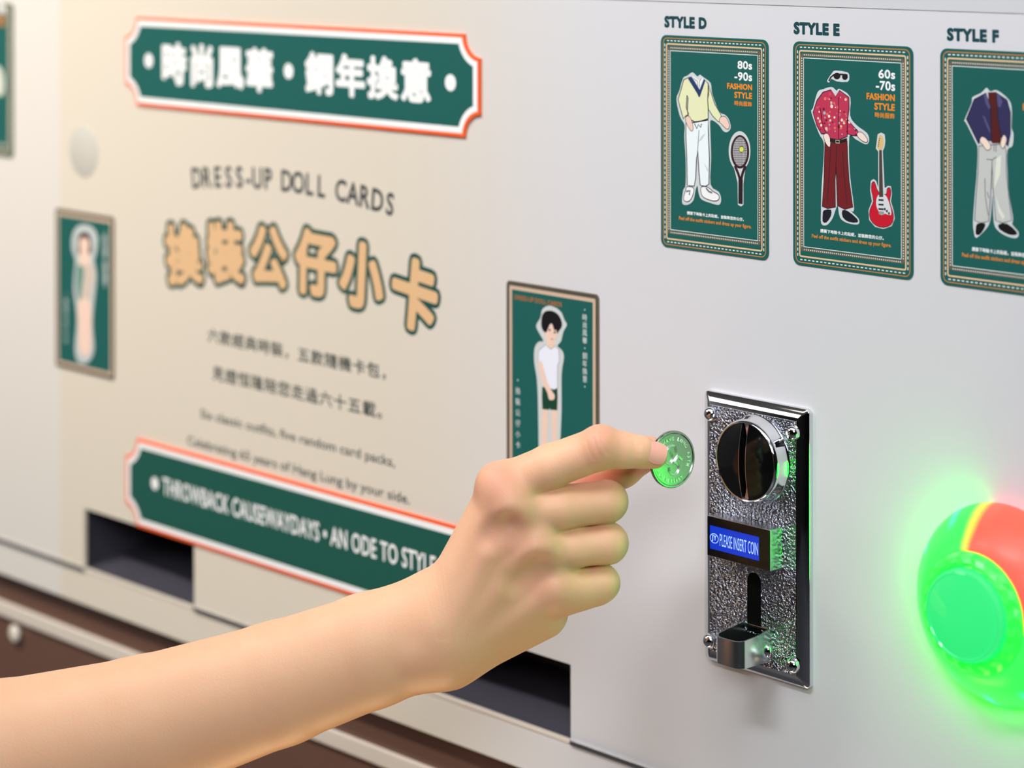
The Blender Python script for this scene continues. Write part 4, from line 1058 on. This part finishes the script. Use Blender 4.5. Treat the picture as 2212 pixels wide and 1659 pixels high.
# light relaxation
for it in range(2):
    acc_ = np.zeros_like(P); n_ = np.zeros(len(P))
    for i in range(4):
        for j in ((i + 1) % 4, (i - 1) % 4):
            np.add.at(acc_, Q[:, i], P[Q[:, j]]); np.add.at(n_, Q[:, i], 1)
    P = P * 0.5 + 0.5 * acc_ / np.maximum(n_, 1)[:, None]
PC = LO + P * VX                                         # hand-frame millimetres
def crease(pts, width, depth):
    """press a shallow skin fold into the near side of the hand"""
    Pp = np.array([J(x, y, -12)[:2] for x, y in pts]); best = np.full(len(PC), 1e9)
    for p, q in zip(Pp[:-1], Pp[1:]):
        d = q - p; t = np.clip(((PC[:, :2] - p) @ d) / (d @ d), 0, 1)
        best = np.minimum(best, np.hypot(*(PC[:, :2] - p - t[:, None] * d).T))
    PC[:, 2] += np.where(PC[:, 2] < DC + 2, depth * np.exp(-(best / width) ** 2), 0)
for c_ in ([(1266, 946), (1271, 964), (1281, 982)], [(1281, 938), (1287, 958), (1298, 980)], [(1296, 936), (1303, 955), (1311, 972)]): crease(c_, 0.7, 0.34)
for c_ in ([(1368, 952), (1371, 974)], [(1378, 954), (1381, 976)]): crease(c_, 0.6, 0.22)
for k_ in range(6): crease([(905 + k_ * 11, 1250 - k_ * 3), (926 + k_ * 9, 1300), (938 + k_ * 7, 1345), (946 + k_ * 6, 1378)], 0.75, 0.14)
def to_world(q):
    w = CAM + np.outer(q[:, 0], RT) + np.outer(q[:, 1], UP) + np.outer(q[:, 2], FW)
    w = w / 1000; w[:, 2] += ZO / 1000; return w
PW_ = to_world(PC)
me = bpy.data.meshes.new('person')
me.vertices.add(len(PW_)); me.vertices.foreach_set('co', PW_.astype(np.float32).ravel())
me.loops.add(Q.size); me.loops.foreach_set('vertex_index', Q.ravel().astype(np.int32))
me.polygons.add(len(Q)); me.polygons.foreach_set('loop_start', np.arange(0, Q.size, 4, dtype=np.int32))
me.update(calc_edges=True); me.validate()
me.polygons.foreach_set('use_smooth', [True] * len(me.polygons))
# skin tone varies: redder joints and finger ends; hollows' shade and thumb's glow painted in
red = np.zeros(len(PC))
for p, r, a in (((1071, 1046, -14), 15, .5), ((1100, 1090, -16), 13, .25), ((1160, 1176, -13), 12, .25), ((1204, 1262, -8), 11, .25), ((1298, 945, -18), 11, .5), ((1420, 985, -12), 9, .6), ((1352, 1085, -2), 8, .3), ((1355, 1170, 0), 8, .3), ((1398, 981, 3), 14, .5), ((1290, 1040, 24), 26, 1.0), ((1090, 1150, -14), 16, .4), ((1140, 1250, -12), 16, .35)):
    d = np.linalg.norm(PC - J(*p), axis=1); red = np.maximum(red, a * np.exp(-(d / r) ** 2))
at_ = me.attributes.new('redness', 'FLOAT', 'POINT'); at_.data.foreach_set('value', red.astype(np.float32))

def skin_mat():
    m = bpy.data.materials.new('skin'); m.use_nodes = True
    nt = m.node_tree; bs = nt.nodes['Principled BSDF']
    tc = nt.nodes.new('ShaderNodeTexCoord')
    n1 = nt.nodes.new('ShaderNodeTexNoise'); n1.inputs['Scale'].default_value = 45; n1.inputs['Detail'].default_value = 4
    nt.links.new(tc.outputs['Object'], n1.inputs['Vector'])
    mx = nt.nodes.new('ShaderNodeMix'); mx.data_type = 'RGBA'
    mx.inputs[6].default_value = (*lin((246, 197, 158)), 1); mx.inputs[7].default_value = (*lin((240, 184, 147)), 1)
    nt.links.new(n1.outputs['Fac'], mx.inputs[0])
    at2 = nt.nodes.new('ShaderNodeAttribute'); at2.attribute_name = 'redness'
    m2 = nt.nodes.new('ShaderNodeMix'); m2.data_type = 'RGBA'; m2.inputs[7].default_value = (*lin((222, 142, 122)), 1)
    nt.links.new(at2.outputs['Fac'], m2.inputs[0]); nt.links.new(mx.outputs[2], m2.inputs[6])
    nt.links.new(m2.outputs[2], bs.inputs['Base Color'])
    bs.inputs['Roughness'].default_value = 0.48; bs.inputs['Specular IOR Level'].default_value = 0.35
    bs.subsurface_method = 'RANDOM_WALK'
    bs.inputs['Subsurface Weight'].default_value = 0.35
    bs.inputs['Subsurface Radius'].default_value = (1.0, 0.35, 0.2); bs.inputs['Subsurface Scale'].default_value = 0.004
    n2 = nt.nodes.new('ShaderNodeTexVoronoi'); n2.inputs['Scale'].default_value = 1100
    nt.links.new(tc.outputs['Object'], n2.inputs['Vector'])
    bp = nt.nodes.new('ShaderNodeBump'); bp.inputs['Strength'].default_value = 0.12; bp.inputs['Distance'].default_value = 0.0003
    nt.links.new(n2.outputs['Distance'], bp.inputs['Height']); nt.links.new(bp.outputs['Normal'], bs.inputs['Normal'])
    return m
SKIN = skin_mat(); me.materials.append(SKIN)
person = link('person', me)
tag(person, 'bare right forearm and hand pinching a coin between thumb and index finger', 'person')
# index fingernail
b = MB()
NAIL = mat('fingernail', (240, 172, 154), rough=0.25, spec=0.5, noise=0.04, nscale=80)
a0, a1 = J(1398, 980, -10.6), J(1432, 988.5, -10.3)
ax = (a1 - a0); L_ = np.linalg.norm(ax); ax /= L_
dors = np.array([0.0, 0.55, -1.0]); dors -= ax * (dors @ ax); dors /= np.linalg.norm(dors); sd = np.cross(ax, dors)
nu, nv = 12, 13; grid = []
for i in range(nu):
    t = i / (nu - 1); r = 6.55 - 0.35 * t - 1.1 * max(0, t - 0.55) ** 1.5; r += 0.22
    half = math.radians(44) * (0.80 + 0.35 * math.sin(math.pi * min(t * 0.75 + 0.1, 1)))
    for j in range(nv):
        s_ = j / (nv - 1) * 2 - 1; ang = half * s_
        uu = t * L_ * 0.98 + 0.9 * (1 - s_ * s_) * (0.9 if t > 0.5 else -0.8) * abs(t - 0.5) * 2
        grid.append(a0 + ax * uu + (dors * math.cos(ang) + sd * math.sin(ang)) * r)
grid = np.array(grid); low = grid - np.repeat(np.array([[0, 0, 0]]), len(grid), 0) - dors * -0.0
W = to_world(grid); cen = grid.copy()
inner = np.array([g - (g - (a0 + ax * ((g - a0) @ ax))) * 0.08 for g in grid]); W2 = to_world(inner)
fs = [(i * nv + j, i * nv + j + 1, (i + 1) * nv + j + 1, (i + 1) * nv + j) for i in range(nu - 1) for j in range(nv - 1)]
N_ = nu * nv; edge = [j for j in range(nv)] + [i * nv + nv - 1 for i in range(1, nu)] + [(nu - 1) * nv + j for j in range(nv - 2, -1, -1)] + [i * nv for i in range(nu - 2, 0, -1)]
fs2 = [tuple(N_ + q for q in f[::-1]) for f in fs]; fe = [(edge[i], edge[(i + 1) % len(edge)], N_ + edge[(i + 1) % len(edge)], N_ + edge[i]) for i in range(len(edge))]
b.geo(list(map(tuple, W)) + list(map(tuple, W2)), fs + fs2 + fe, NAIL)
tag(b.build('fingernail', person, smooth=True), 'pink short index fingernail')
